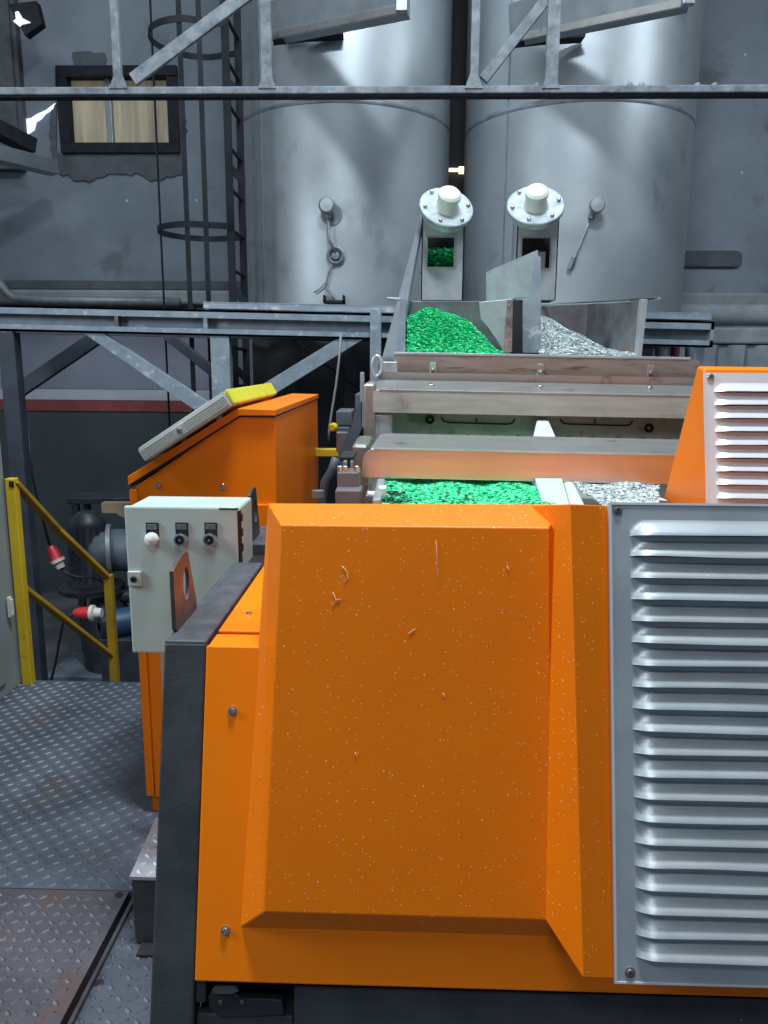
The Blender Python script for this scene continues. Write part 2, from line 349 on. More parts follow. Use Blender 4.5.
# recessed slot in the right of the wall, drawn as a raised dark plate with a round end
a, b = PY(672, 251, YW), PY(740, 267, YW)
struct('trim_8', MB().prism(rounded([(a.x, YW, a.z), (b.x, YW, a.z), (b.x, YW, b.z), (a.x, YW, b.z)], [0, .08, .08, 0]), (0, -.04, 0)), 'wall_dark')
# big horizontal pipe at the foot of the right wall and the corrugated sheet below it
yp = 7.9
a = PY(690, 304, yp); b = PY(760, 326, yp)
mb = MB().cyl((2.62, yp, (a.z + b.z) / 2), (5.5, yp, (a.z + b.z) / 2), (a.z - b.z) / 2, n=28)
tag(obj('wall_pipe', mb, 'ledge', smooth=True), 'thick dull grey horizontal pipe along the wall right of the second tank', 'pipe')
mb = MB(); a = PY(715, 343, 7.6); xx = PY(640, 345, 7.6).x; pts = []
while xx < 5.0:
    pts += [Vector((xx, 7.6, 0)), Vector((xx + .05, 7.54, 0)), Vector((xx + .16, 7.54, 0)), Vector((xx + .21, 7.6, 0))]; xx += .27
zt, zb = PY(730, 345, 7.6).z, -1.0
for i in range(len(pts) - 1):
    p, q = pts[i], pts[i + 1]
    mb.hexa([(p.x, p.y, zb), (q.x, q.y, zb), (q.x, q.y + .01, zb), (p.x, p.y + .01, zb)], [(p.x, p.y, zt), (q.x, q.y, zt), (q.x, q.y + .01, zt), (p.x, p.y + .01, zt)])
struct('wall_right_corrugated', mb, 'corrugated')
struct('trim_9', MB().box(PY(655, 345, 7.6).x, 5, 7.55, YW, PY(730, 344, 7.6).z, PY(730, 327, 7.9).z - .02), 'ledge', bevel=.02)
# added dark backdrop in place of the shaded space under the tanks
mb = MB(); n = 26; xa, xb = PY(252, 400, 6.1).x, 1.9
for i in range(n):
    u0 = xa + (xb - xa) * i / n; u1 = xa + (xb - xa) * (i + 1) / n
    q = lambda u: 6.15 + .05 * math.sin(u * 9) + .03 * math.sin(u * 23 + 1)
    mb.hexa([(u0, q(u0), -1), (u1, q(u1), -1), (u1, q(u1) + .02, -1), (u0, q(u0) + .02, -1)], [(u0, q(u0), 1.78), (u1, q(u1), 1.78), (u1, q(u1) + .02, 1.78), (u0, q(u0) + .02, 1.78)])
struct('wall_backdrop', mb, 'backdrop')
# daylight gap in the wall, top left
pts = [PY(x, y, YW - .02) for x, y in ((20, 133), (20, 123), (25, 119), (31, 118), (37, 114), (46, 110), (55, 103), (53, 109), (45, 114), (41, 119), (36, 122), (34, 130), (28, 134))]
struct('window_2', MB().prism(pts, (0, .015, 0)), 'daylight')

# ------------------------------------------------------------------ checker plate floor
def tears(mb, x0, x1, y0, y1, z, inside=None, pitch=.035):
    ny = int((y1 - y0) / pitch); nx = int((x1 - x0) / pitch); h = .0042
    for j in range(ny + 1):
        for i in range(nx + 1):
            cx = x0 + (i + .5) * pitch; cy = y0 + (j + .5) * pitch
            if cx > x1 - .012 or cy > y1 - .012 or (inside and not inside(cx, cy)): continue
            a = R_(38) if (i + j) % 2 else R_(-38)
            L, W = (.0200, .0046) if (i + j) % 2 else (.0165, .0056)
            c, s_ = math.cos(a), math.sin(a)
            P = lambda u, v, w_: (cx + u * c - v * s_, cy + u * s_ + v * c, z + w_)
            mb.add([P(-L, 0, 0), P(-L * .4, -W, 0), P(L * .4, -W, 0), P(L, 0, 0), P(L * .4, W, 0), P(-L * .4, W, 0), P(-L * .5, 0, h), P(L * .5, 0, h)],
                   [(0, 1, 6), (1, 2, 7, 6), (2, 3, 7), (3, 4, 7), (4, 5, 6, 7), (5, 0, 6)])
ga = PZ(65, 1024, 0); gb = PZ(134, 890, 0)           # dark seam line between the plates
gs = (gb.x - ga.x) / (gb.y - ga.y)
gx = lambda y: ga.x + gs * (y - ga.y)
ys = PZ(70, 890, 0).y
def poly_plate(name, pts, z0, z1, material, inside):
    mb = MB().prism([(x, y, z0) for x, y in pts], (0, 0, z1 - z0))
    xs = [p[0] for p in pts]; yy = [p[1] for p in pts]
    tears(mb, min(xs), max(xs), max(min(yy), 1.25), max(yy), z1, inside)
    return struct(name, mb, material)
poly_plate('floor_platform', [(-2.6, ys + .003), (gx(ys) + .02, ys + .003), (-.30, ys + .003), (-.30, 3.63), (-2.6, 3.63)], -.05, 0, 'checker', None)
poly_plate('floor_platform.001', [(-2.6, -1), (gx(-1) - .012, -1), (gx(ys) - .012, ys - .003), (-2.6, ys - .003)], -.05, .002, 'checker_far', lambda x, y: x < gx(y) - .025)
poly_plate('floor_platform.002', [(gx(-1) + .012, -1), (2.5, -1), (2.5, ys - .003), (gx(ys) + .012, ys - .003)], -.06, -.014, 'checker', lambda x, y: x > gx(y) + .025 and x < -.3)
struct('floor_platform.003', MB().box(-2.6, 2.5, -1, 3.62, -.10, -.062), 'rubber')
struct('trim_10', MB().box(gx(1.6) - .02, gx(1.6) + .02, -1, -.9, -.062, -.02), 'rubber')
t = struct('trim_14', MB().hexa([(gx(-1) + .006, -1, -.06), (gx(-1) + .016, -1, -.06), (gx(ys) + .016, ys, -.06), (gx(ys) + .006, ys, -.06)],
                                        [(gx(-1) + .006, -1, .001), (gx(-1) + .016, -1, .001), (gx(ys) + .016, ys, .001), (gx(ys) + .006, ys, .001)]), 'dark_frame')
for px, py, z in ((119, 895, .002), (99, 983, -.014)):
    p = PZ(px, py, z); struct('trim_13', MB().cyl(p - Vector((0, 0, .002)), p + Vector((0, 0, .0012)), .013, n=20), 'black')

# ================================================================== TANKS
def tank(cx, cy, r, label, fit):
    T = thing('storage_tank', label, 'tank', (cx, cy, 1.82), 'tall stainless storage tanks')
    n = 96
    mb = MB().lathe([(0, 1.82), (r * .3, 1.82), (r, 1.98), (r, 7.3), (0, 7.4)], (cx, cy, 0), n=n)
    obj('body', mb, 'tank', T, smooth=True)
    zr = fit['ring']
    obj('weld_ring', MB().lathe([(r, zr - .022), (r + .006, zr - .01), (r + .006, zr + .01), (r, zr + .022)], (cx, cy, 0), n=n), 'tank_seam', T, smooth=True)
    for px in fit['seams']:
        for pz in (150,):
            q = PY(px, pz, cy - r * .8); dx = max(-.98, min(.98, (q.x - cx) / r)); a = math.asin(dx)
            mb = MB().strap([(cx + (r + .002) * math.sin(a), cy - (r + .002) * math.cos(a), z) for z in (2.0, 4, 5.2, 7.2)], .012, .006, (math.cos(a), math.sin(a), 0))
            obj('weld_seam', mb, 'tank_seam', T)
    return T
T1x = (PY(243, 150, 7.3).x + PY(446, 150, 7.3).x) / 2; r1 = .935
tank(T1x, 7.4, r1, 'tall stainless storage tank on the left, beside the caged ladder', {'ring': PY(345, 98, 6.42).z, 'seams': (260,)})
T2x = (PY(471, 150, 7.3).x + PY(685, 150, 7.3).x) / 2; r2 = .985
tank(T2x, 7.4, r2, 'tall stainless storage tank on the right, in front of the bare wall', {'ring': PY(580, 96, 6.36).z, 'seams': (508,)})

def on_tank(px, py, cx, r):
    o, d = CAMP, ray(px, py); ox, oy = o.x - cx, o.y - 7.4
    A = d.x ** 2 + d.y ** 2; B = 2 * (ox * d.x + oy * d.y); Cc = ox * ox + oy * oy - r * r
    t = (-B - math.sqrt(max(0, B * B - 4 * A * Cc))) / (2 * A); p = o + d * t
    return p, Vector((p.x - cx, p.y - 7.4, 0)).normalized()
# sampling valve on tank 1
p, n = on_tank(329, 208, T1x, r1)
V = thing('sampling_valve', 'round capped sampling valve on the left tank above the catwalk', 'valve', p)
obj('backplate', MB().cyl(p - n * .01 + Vector((.02, 0, -.05)), p + n * .008 + Vector((.02, 0, -.05)), .085, n=28), 'tank_seam', V, smooth=True)
obj('stem', MB().cyl(p + n * .0, p + n * .09, .03).cyl(p + n * .05 + Vector((0, 0, -.09)), p + n * .05 + Vector((0, 0, .02)), .028), 'pipe', V, smooth=True)
obj('cap', MB().lathe([(0, .085), (.058, .085), (.064, .1), (.064, .12), (.05, .135), (0, .138)], p, n), 'tank', V, smooth=True)
q, n2 = on_tank(336, 256, T1x, r1)
obj('drain_pipe', MB().tube([p + n * .06 + Vector((0, 0, -.08)), p + n * .06 + Vector((.01, 0, -.25)), q + n2 * .05 + Vector((0, 0, .02))], .012), 'pipe', V, smooth='all')
V = thing('drain_cock', 'small round drain fitting with loose wire low on the left tank', 'valve', q)
obj('ring', MB().lathe([(.04, 0), (.07, 0), (.075, .03), (.06, .045), (.045, .03)], q, n2), 'tank', V, smooth=True)
obj('plug', MB().lathe([(0, .02), (.035, .02), (.03, .05), (0, .055)], q, n2), 'pipe', V, smooth=True)
w_ = lambda x, y: on_tank(x, y, T1x, r1)[0] + on_tank(x, y, T1x, r1)[1] * .03
obj('wire', MB().tube([w_(333, 262), w_(329, 274), w_(326, 288), w_(331, 295), w_(335, 300)], .007), 'tank_seam', V, smooth='all')
obj('wire', MB().tube([w_(326, 283), w_(321, 289), w_(315, 293)], .006), 'tank_seam', V, smooth='all')
q2, _ = on_tank(335, 300, T1x, r1)
obj('bracket', MB().box(q2.x - .085, q2.x + .085, q2.y - .12, q2.y + .02, q2.z - .03, q2.z - .01).box(q2.x - .085, q2.x - .07, q2.y - .12, q2.y, q2.z - .03, q2.z + .03).box(q2.x + .07, q2.x + .085, q2.y - .12, q2.y, q2.z - .03, q2.z + .03), 'ladder', V)
# sampling valve on tank 2
p, n = on_tank(594, 208, T2x, r2)
V = thing('sampling_valve', 'round capped sampling valve with slanting wire on the right tank', 'valve', p)
obj('stem', MB().cyl(p, p + n * .09, .03).cyl(p + n * .05 + Vector((-.03, 0, -.09)), p + n * .05, .026), 'pipe', V, smooth=True)
obj('cap', MB().lathe([(0, .085), (.055, .085), (.06, .1), (.06, .12), (.05, .135), (0, .138)], p, n), 'tank', V, smooth=True)
w_ = lambda x, y: on_tank(x, y, T2x, r2)[0] + on_tank(x, y, T2x, r2)[1] * .03
obj('wire', MB().tube([w_(590, 218), w_(585, 232), w_(578, 250), w_(574, 262)], .008), 'tank', V, smooth='all')
obj('wire_end', MB().cyl(w_(574, 258), w_(569, 270), .02), 'tank_seam', V, smooth=True)
# black strip darkening the view between the tanks, with a bright gap
a = PY(449, 120, 8.3); b = PY(470, 120, 8.3)
struct('trim_11', MB().box(a.x - .1, b.x + .1, 8.25, 8.32, -1, 7.5), 'black')
a = PY(446, 166, 8.2); b = PY(465, 173, 8.2)
struct('window_3', MB().box(a.x, b.x - .06, 8.22, 8.24, a.z - .045, a.z - .015).box(b.x - .06, b.x, 8.22, 8.24, b.z, a.z), 'warm_gap')

# discharge ducts high on the tanks
def duct(pts_front, ya, yb, under, label):
    # pts_front: four px corners: near-tank top, near-tank bottom, far bottom, far top
    ys_ = (ya, ya, yb, yb)
    fr_ = [PY(x, y, Y) for (x, y), Y in zip(pts_front, ys_)]
    T = thing('discharge_duct', label, 'duct', (fr_[0] + fr_[1]) / 2, 'discharge ducts high on the tanks')
    dy = Vector((0.04, .16, 0))
    obj('casing', MB().prism(fr_, dy), 'duct', T, bevel=.006)
    # folded flange along the lower edge
    d = (fr_[2] - fr_[1])
    obj('flange', MB().strap([fr_[1] + Vector((0, -.012, 0)), fr_[2] + Vector((0, -.012, 0))], .05, .02, (0, 0, 1)), 'steel', T, bevel=.003)
    # flared collar where it meets the tank
    c = fr_[1]; obj('collar', MB().strap([fr_[1] + Vector((.02, .02, -.02)), fr_[1] + Vector((.25, .04, .01)), fr_[1] + Vector((.55, .06, .03))], .02, .12, (0, 0, 1)), 'ladder', T)
    obj('end_bracket', MB().box(fr_[2].x - .05, fr_[2].x + .02, fr_[2].y - .03, fr_[2].y + .02, fr_[2].z - .02, fr_[2].z + .35), 'tank', T, bevel=.004)
    return T
duct([(268, 2), (270, 37), (404, 9), (404, -50)], 6.35, 5.3, 0, 'grey box duct slanting up across the top of the left tank')
duct([(508, 4), (510, 40), (690, 2), (690, -60)], 6.3, 5.2, 0, 'grey box duct slanting up across the top of the right tank')

# ================================================================== CAGED LADDER
LX = PY(234, 150, 6.4).x
Lad = thing('caged_ladder', 'dark steel ladder with round safety cage left of the tanks', 'ladder', (LX, 6.4, -1))
for y in (6.2, 6.65):
    obj('rail', MB().box(LX - .028, LX + .028, y - .012, y + .012, -.2, 7.3), 'ladder', Lad, bevel=.003)
zr = 1.4
while zr < 6.5:
    obj('rung', MB().cyl((LX, 6.2, zr), (LX, 6.65, zr), .014, n=8), 'ladder', Lad)
    obj('wall_bracket', MB().hexa([(LX + .02, 6.19, zr + .09), (LX + .02, 6.21, zr + .09), (LX + .12, 6.21, zr), (LX + .12, 6.19, zr)],
                                  [(LX + .02, 6.19, zr + .17), (LX + .02, 6.21, zr + .17), (LX + .12, 6.21, zr + .07), (LX + .12, 6.19, zr + .07)]), 'ladder', Lad) if int(zr * 10) % 2 == 0 else None
    zr += .3
cage_r = .36; cl = LX - PY(159, 232, 6.4).x
def hoop_pts(z):
    pts = [(LX, 6.2 - .05, z)]
    for k in range(17):
        a = R_(-90 - 180 * k / 16); pts.append((LX - (cl - cage_r) + cage_r * math.cos(a), 6.42 + cage_r * math.sin(a), z))
    return pts + [(LX, 6.65 + .05, z)]
for py in (232, 39):
    z = PY(200, py, 6.42).z
    obj('cage_hoop', MB().strap(hoop_pts(z), .045, .008, (0, 0, 1)), 'ladder', Lad)
cxx = LX - (cl - cage_r)
for ang in (180, 180 + math.degrees(math.acos(max(-1, min(1, (cxx - PY(189, 250, 6.1).x) / cage_r)))), 180 + math.degrees(math.acos(max(-1, min(1, (cxx - PY(207, 250, 6.08).x) / cage_r))))):
    a = R_(ang); x = LX - (cl - cage_r) + (cage_r - .008) * math.cos(a); y = 6.42 + (cage_r - .008) * math.sin(a)
    obj('cage_strap', MB().strap([(x, y, .9), (x, y, 7.2)], .038, .006, (-math.sin(a), math.cos(a), 0)), 'ladder', Lad)
x = LX - cl
obj('cage_strap', MB().strap([(x, 6.42, .9), (LX - .2, 6.1, .92)], .03, .006, (0, 0, 1)), 'ladder', Lad)

# ================================================================== CATWALK STRUCTURE (beams, legs, braces)
YB = 5.0
zc = lambda r: PY(200, r, YB).z
xl, xr = -5.0, PY(714, 330, YB).x
Cw = thing('catwalk_frame', 'dusty grey blue steel beam frame carrying the catwalk below the tanks', 'steel frame', (-1.2, YB, -1))
zt, zb_ = PY(200, 308, YB).z, PY(200, 333.5, YB).z
bm_ = MB()
bm_.box(xl, xr, YB, YB + .14, zt - .012, zt); bm_.box(xl, xr, YB, YB + .14, zb_, zb_ + .012)
bm_.box(xl, xr, YB + .066, YB + .074, zb_, zt)
bm_.box(xl, xr, YB, YB + .008, zt - .05, zt); bm_.box(xl, xr, YB, YB + .008, zb_, zb_ + .042)
bm_.box(xr - .02, xr, YB, YB + .14, zb_, zt)
obj('main_beam', bm_, 'frame_blue', Cw, bevel=.003)
xk = PY(201, 305, YB).x
xs_ = PY(205, 320, YB).x; obj('splice_plate', MB().box(xs_ - .012, xs_ + .012, YB + .002, YB + .07, zb_, zt), 'frame_blue', Cw)
xs_ = PY(116, 320, YB).x; obj('splice_plate', MB().box(xs_ - .012, xs_ + .012, YB + .002, YB + .07, zb_, zt), 'lug', Cw)
obj('kerb_angle', MB().box(xk, xr, YB + .05, YB + .06, zt + .012, zt + .055).box(xk, xr, YB + .05, YB + .5, zt + .048, zt + .055), 'frame_blue', Cw, bevel=.002)
obj('deck_plate', MB().box(xk, xr, YB + .1, YB + 1.0, zt + .004, zt + .012), 'frame_blue', Cw)
def column(px0, px1, top, name='column', m_='frame_blue', Y=YB + .01, py=340):
    a = PY(px0, py, Y).x; b = PY(px1, py, Y).x
    obj(name, MB().box(a, b, Y, Y + .09, -1, top), m_, Cw, bevel=.004)
column(210, 229, zb_)
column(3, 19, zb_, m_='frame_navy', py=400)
column(370, 381, PY(375, 309, 4.97).z, Y=4.93)
column(612, 640, zb_, Y=5.05)
def brace(pa, pb, w_, d_, m_, Y=YB - .01, Y2=None):
    a = PY(*pa, Y); b = PY(*pb, Y2 or Y)
    obj('brace', MB().bar(a, b, d_, w_, up=(0, -1, 0)) if 0 else MB().strap([a, b], .06, w_, (0, 1, 0)), m_, Cw, bevel=.004)
def brace_poly(px):
    obj('brace', MB().prism([PY(x, y, YB + .012) for x, y in px], (0, .05, 0)), 'frame_blue', Cw, bevel=.003)
brace_poly([(83, 333), (103, 333), (214, 406), (200, 414)])
brace_poly([(340, 337), (367, 337), (262, 402), (250, 392)])
brace_poly([(-12, 331), (13, 331), (-16, 354), (-28, 343)])
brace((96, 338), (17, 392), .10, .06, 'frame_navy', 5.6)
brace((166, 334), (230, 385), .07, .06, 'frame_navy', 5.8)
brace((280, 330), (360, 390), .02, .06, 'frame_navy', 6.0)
obj('rear_beam', MB().box(xl, xr, YB + .9, YB + 1.0, zt - .15, zt), 'frame_navy', Cw)
for a_, b_ in (((660, 340), (656, 370)), ((676, 340), (674, 372)), ((690, 340), (700, 372))):
    p = PY(*a_, 5.6); q = PY(*b_, 5.6); obj('pipe_leg', MB().cyl(p, (q.x, 5.6, -1), .03, n=12), 'frame_blue' if a_[0] != 676 else 'red_band', Cw, smooth=True)

def slope_down(parent, names, k, x0, zmin=-9):
    # the steelwork runs slightly out of level, dropping towards the right
    for o in list(bpy.data.objects):
        q = o
        while q.parent: q = q.parent
        if q is not parent or o.type != 'MESH' or not (names is None or o.name.split('.')[0] in names): continue
        L = wloc(o)
        for v in o.data.vertices:
            if v.co.z + L.z > zmin: v.co.z -= k * (v.co.x + L.x - x0)
slope_down(Cw, ('main_beam', 'kerb_angle', 'deck_plate', 'splice_plate', 'rear_beam'), .017, PY(100, 320, 5).x)

# ================================================================== OVERHEAD TRUSS
Tr = thing('overhead_truss', 'dust covered light steel truss crossing overhead in front of the tanks', 'truss', PY(384, 97, YB))
c1, c2 = PY(-60, 92.5, YB), PY(840, 89.5, YB)
obj('lower_chord', MB().strap([c1, c2], .042, .055, (0, 0, 1)), 'truss', Tr, bevel=.006)
obj('chord_flange', MB().strap([c1 + Vector((0, .02, -.027)), c2 + Vector((0, .02, -.027))], .010, .07, (0, 0, 1)), 'ladder', Tr)
def vert(px, w_):
    a = PY(px, 88, YB - .02); obj('vertical', MB().box(a.x - w_ / 2, a.x + w_ / 2, YB - .03, YB + .01, a.z, 5.4), 'truss', Tr, bevel=.005)
    obj('gusset_plate', MB().prism([PY(px - 9, 88, YB - .035), PY(px + 9, 88, YB - .035), PY(px + 4, 74, YB - .035), PY(px - 4, 74, YB - .035)], (0, .012, 0)), 'truss', Tr)
vert(267, .065); vert(474, .05); vert(551, .075); vert(118, .048)
def diag(a, b, w_):
    a = PY(*a, YB + .03); b = PY(*b, YB + .03); b = a + (b - a) * 1.5
    obj('diagonal', MB().strap([a, b], .03, w_, (0, 1, 0)), 'truss', Tr, bevel=.004)
diag((133, 80), (240, 0), .075); diag((483, 80), (546, 0), .06)
for px in (537, 630, 697, 642, 714):
    a = PY(px, 86.5, YB - .01); obj('bolt', MB().cyl(a - Vector((.012, 0, 0)), a + Vector((.012, 0, .01)), .015, n=8), 'truss', Tr)

# upper-left dark pillar, brackets and floodlight
struct('wall_pillar', MB().box(-5, PY(12, 60, 8.36).x, 8.36, YW, PY(10, 160, 8).z, 7.6).box(PY(13, 60, 8.4).x, PY(18, 60, 8.4).x, 8.4, YW, PY(10, 140, 8).z, 7.6), 'wall_dark', bevel=.01)
Br = thing('wall_bracket_beam', 'dark steel beams sticking out at the far left wall', 'steel beam', PY(0, 150, 7.4))
obj('beam', MB().bar(PY(-60, 100, 7.2), PY(32, 147, 7.9), .17, .14), 'ladder', Br, bevel=.01)
obj('beam', MB().bar(PY(-60, 140, 7.0), PY(54, 168, 8.0), .15, .14), 'duct', Br, bevel=.01)
p = PY(17, 20, 7.9)
Fl = thing('flood_lamp', 'small lit floodlight in the top left corner', 'lamp', p)
obj('housing', MB().prism([p + Vector(v) for v in ((-.10, .05, .16), (.16, .08, .2), (.2, .08, 0), (.04, .05, -.12))], (0, .1, 0)), 'ladder', Fl, bevel=.01)
obj('lens', MB().prism([PY(x, y, 7.93) for x, y in ((15, 12), (18, 11), (22, 18), (30, 22), (21, 24), (19, 26), (13, 21), (16, 19))], (0, .02, 0)), 'daylight', Fl)
# pipe elbow on left wall
tag(obj('wall_conduit', MB().tube([PY(-30, 278, 8.2), PY(0, 283, 8.2), PY(6, 292, 8.2), PY(14, 298, 8.2), PY(40, 300, 8.2), PY(180, 302, 8.2)], .045, 12), 'pipe', smooth='all'),
    'dusty pipe bending along the ledge of the left wall', 'pipe')
# ================================================================== LOWER LEVEL BEHIND THE PLATFORM
def hz(p, dz): return p + Vector((0, 0, dz))
Yq = 5.6
Pm = thing('pump_unit', 'dark pump with upright motor on the lower level behind the railing', 'pump', (PY(95, 600, Yq).x, Yq, -1))
c = PY(89, 545, Yq)
top = PY(89, 512, Yq).z; bot = PY(89, 585, Yq).z
mb = MB().lathe([(0, top), (.07, top), (.125, top - .05), (.135, top - .09), (.135, bot + .06), (.15, bot + .03), (.15, bot), (0, bot)], (c.x, Yq, 0))
for k in range(18):
    a = 2 * math.pi * k / 18; mb.bar((c.x + .135 * math.cos(a), Yq + .135 * math.sin(a), bot + .07), (c.x + .135 * math.cos(a), Yq + .135 * math.sin(a), top - .1), .008, .03, up=(math.cos(a), math.sin(a), 0))
obj('motor', mb, 'motor_dark', Pm, smooth=True)
obj('terminal_box', MB().box(c.x + .13, c.x + .30, Yq - .12, Yq + .08, bot + .18, bot + .34), 'motor_dark', Pm, bevel=.01)
g = PY(118, 550, Yq)
obj('gear_case', MB().lathe([(0, -.25), (.12, -.25), (.16, -.18), (.16, .12), (.11, .2), (0, .2)], (g.x + .05, Yq, g.z), (1, 0, 0)), 'machine_blue', Pm, smooth=True)
obj('gear_flange', MB().lathe([(0, 0), (.2, 0), (.2, .03), (0, .03)], (g.x - .07, Yq - .02, g.z), (1, .3, 0)), 'pipe', Pm, smooth=True)
obj('outlet_pipe', MB().cyl((c.x + .1, Yq, bot - .08), (c.x + .75, Yq, bot - .08), .055), 'motor_dark', Pm, smooth=True)
fz = PY(100, 585, Yq).z
obj('flange', MB().cyl((c.x, Yq, bot), (c.x, Yq, bot - .035), .24, n=28), 'motor_dark', Pm, smooth=True)
obj('pump_casing', MB().lathe([(0, bot - .035), (.15, bot - .035), (.12, bot - .1), (.15, bot - .2), (.2, bot - .32), (.2, -.72), (0, -.72)], (c.x + .12, Yq, 0)), 'motor_dark', Pm, smooth=True)
obj('base_frame', MB().box(c.x - .3, c.x + .8, Yq - .25, Yq + .25, -1, -.72), 'machine_blue', Pm, bevel=.01)
# blue motor
b_ = PY(112, 622, 5.0)
Bm = thing('blue_motor', 'small blue electric motor on the lower floor behind the railing post', 'motor', (b_.x + .1, 5.0, -1))
mb = MB().lathe([(0, -.15), (.05, -.15), (.09, -.12), (.10, -.07), (.10, .18), (.09, .21), (0, .22)], (b_.x + .08, 5.0, b_.z), (.8, .6, 0))
obj('housing', mb, 'motor_blue', Bm, smooth=True)
obj('fan_cover', MB().lathe([(.03, -.165), (.075, -.16), (.095, -.13), (.09, -.12)], (b_.x + .08, 5.0, b_.z), (.8, .6, 0)), 'motor_dark', Bm, smooth=True)
obj('foot', MB().box(b_.x - .05, b_.x + .3, 4.88, 5.15, -1, b_.z - .08), 'motor_dark', Bm, bevel=.01)
# wooden crate top and table behind
a = PY(72, 498, 6.2); b = PY(140, 503, 6.2)
Wt = thing('work_table', 'dark metal work table behind the pump', 'table', (a.x + .3, 6.4, -1))
obj('tabletop', MB().box(a.x, a.x + 1.1, 6.1, 6.4, a.z - .03, a.z + .02), 'motor_dark', Wt, bevel=.004)
for dx in (.03, 1.03):
    for dy in (6.11, 6.33): obj('leg', MB().box(a.x + dx, a.x + dx + .05, dy, dy + .05, -1, a.z - .03), 'motor_dark', Wt)
a2 = PY(102, 508, 5.95); b2 = PY(134, 516, 5.95)
tag(obj('cardboard_sheet', MB().prism([PY(101, 503, 5.95), PY(140, 503, 5.95), PY(140, 521, 5.95), PY(122, 517, 5.95), PY(116, 513, 5.95), PY(102, 513, 5.95)], (0, .08, -.0)), 'wood'),
    'pale board leaning against the work table behind the pump', 'board')
# red plugs with cable
def plug(name, a, b, label, cab):
    a, b = Vector(a), Vector(b); d = (b - a)
    T = thing(name, label, 'plug', a, None)
    obj('body', MB().lathe([(0, 0), (.022, 0), (.038, d.length * .2), (.042, d.length * .55), (.046, d.length * .6), (0, d.length * .6)], a, d), 'red', T, smooth=True)
    obj('collar', MB().lathe([(0, d.length * .6), (.052, d.length * .6), (.052, d.length * .72), (.036, d.length * .75), (.03, d.length), (0, d.length)], a, d), 'paleplastic', T, smooth=True)
    obj('cable', MB().tube(cab, .009, 6), 'rubber', T, smooth='all')
Yp = 5.2
a, b = PY(50, 546, Yp), PY(61, 568, Yp)
plug('power_plug', a, b, 'red industrial plug hanging from a thin black cable', [PY(28, 430, Yp), PY(32, 475, Yp), PY(40, 510, Yp), a])
tag(obj('power_cable', MB().tube([b, PY(66, 573, Yp), PY(76, 577, Yp), PY(92, 577, Yp + .1), PY(110, 585, Yp + .2)], .01, 6), 'rubber', smooth='all'), 'black cable running from the hanging red plug to the pump', 'cable')
a, b = PY(74, 613, 4.7), PY(102, 613, 4.7)
plug('power_plug', a, b, 'red industrial connector lying beside the blue motor', [a, a + Vector((-.1, .05, -.08)), a + Vector((-.2, .1, -.4)), a + Vector((-.25, .1, -.56))])
# grey hoses and small beam right of orange cabinet
tag(obj('hanging_cable', MB().tube([PY(341, 333, 4.98), PY(339, 360, 4.96), PY(336, 385, 4.96), PY(332, 410, 4.96), PY(329, 430, 4.96), PY(329, 441, 4.96)], .008, 6), 'cable', smooth='all'),
    'pale cable hanging under the catwalk brace', 'cable')
a, b = PY(317, 449, 3.6), PY(341, 457, 3.6)
tag(obj('yellow_bar', MB().box(-.424, b.x, 3.6, 3.65, b.z, a.z), 'yellow', bevel=.004), 'short yellow rail between the orange cabinet and the washing tank', 'rail')

# ================================================================== YELLOW RAILING
Yr = 3.60
a = PY(9, 478, Yr); Rl = thing('stair_railing', 'yellow square tube stair railing at the platform edge', 'railing', (PY(22, 684, Yr).x, Yr, 0))
zt = a.z; xp = PZ(25, 683, 0).x
xp = PY(11.5, 478, Yr).x
obj('post', MB().box(xp - .024, xp + .024, Yr - .024, Yr + .024, -.02, zt), 'yellow', Rl, bevel=.005)
obj('post_cap', MB().box(xp + .0, xp + .022, Yr - .028, Yr - .022, zt - .04, zt - .012), 'rubber', Rl)
e1 = PY(108, 578, 4.35)
obj('handrail', MB().strap([PY(14, 482, Yr), PY(58, 530, 4.0), e1], .042, .042, (0, 1, 0)), 'yellow_worn', Rl, bevel=.005)
obj('mid_rail', MB().strap([PY(21, 586, Yr), PY(112, 656, 4.35)], .038, .038, (0, 1, 0)), 'yellow_worn', Rl, bevel=.005)
obj('post', MB().box(e1.x - .022, e1.x + .025, 4.33, 4.38, -1.0, e1.z + .02), 'yellow_worn', Rl, bevel=.005)

# ================================================================== GREY CABINET at left edge
a = PX(22, 683, -1.93)
Cg = thing('electrical_cabinet', 'tall grey electrical cabinet cut off by the left edge of the picture', 'cabinet', (-2.3, 3.0, 0))
Xc = PZ(22, 683, 0).x; yb2 = PZ(22, 683, 0).y
obj('body', MB().box(Xc - .5, Xc, 1.8, yb2, 0.0, 2.1), 'cab_grey', Cg, bevel=.006)
obj('door', MB().box(Xc - .002, Xc + .010, 1.9, yb2 - .16, .07, 2.05), 'cab_grey', Cg, bevel=.004)
p = PX(9, 605, Xc + .012)
obj('hinge', MB().box(Xc + .008, Xc + .022, p.y - .012, p.y + .014, p.z - .06, p.z + .04).cyl((Xc + .026, p.y, p.z - .05), (Xc + .026, p.y, p.z + .03), .008), 'alu', Cg, bevel=.002)

# ================================================================== WASHING TANK ASSEMBLY
Wt0 = thing('washing_trough', 'stainless washing trough with bent cover plates and flakes', 'trough', (.55, 3.0, -1))
XL = PY(363, 465, 2.62).x; XR = 2.3
def Prow(row, Y, px=400): return PY(px, row, Y).z
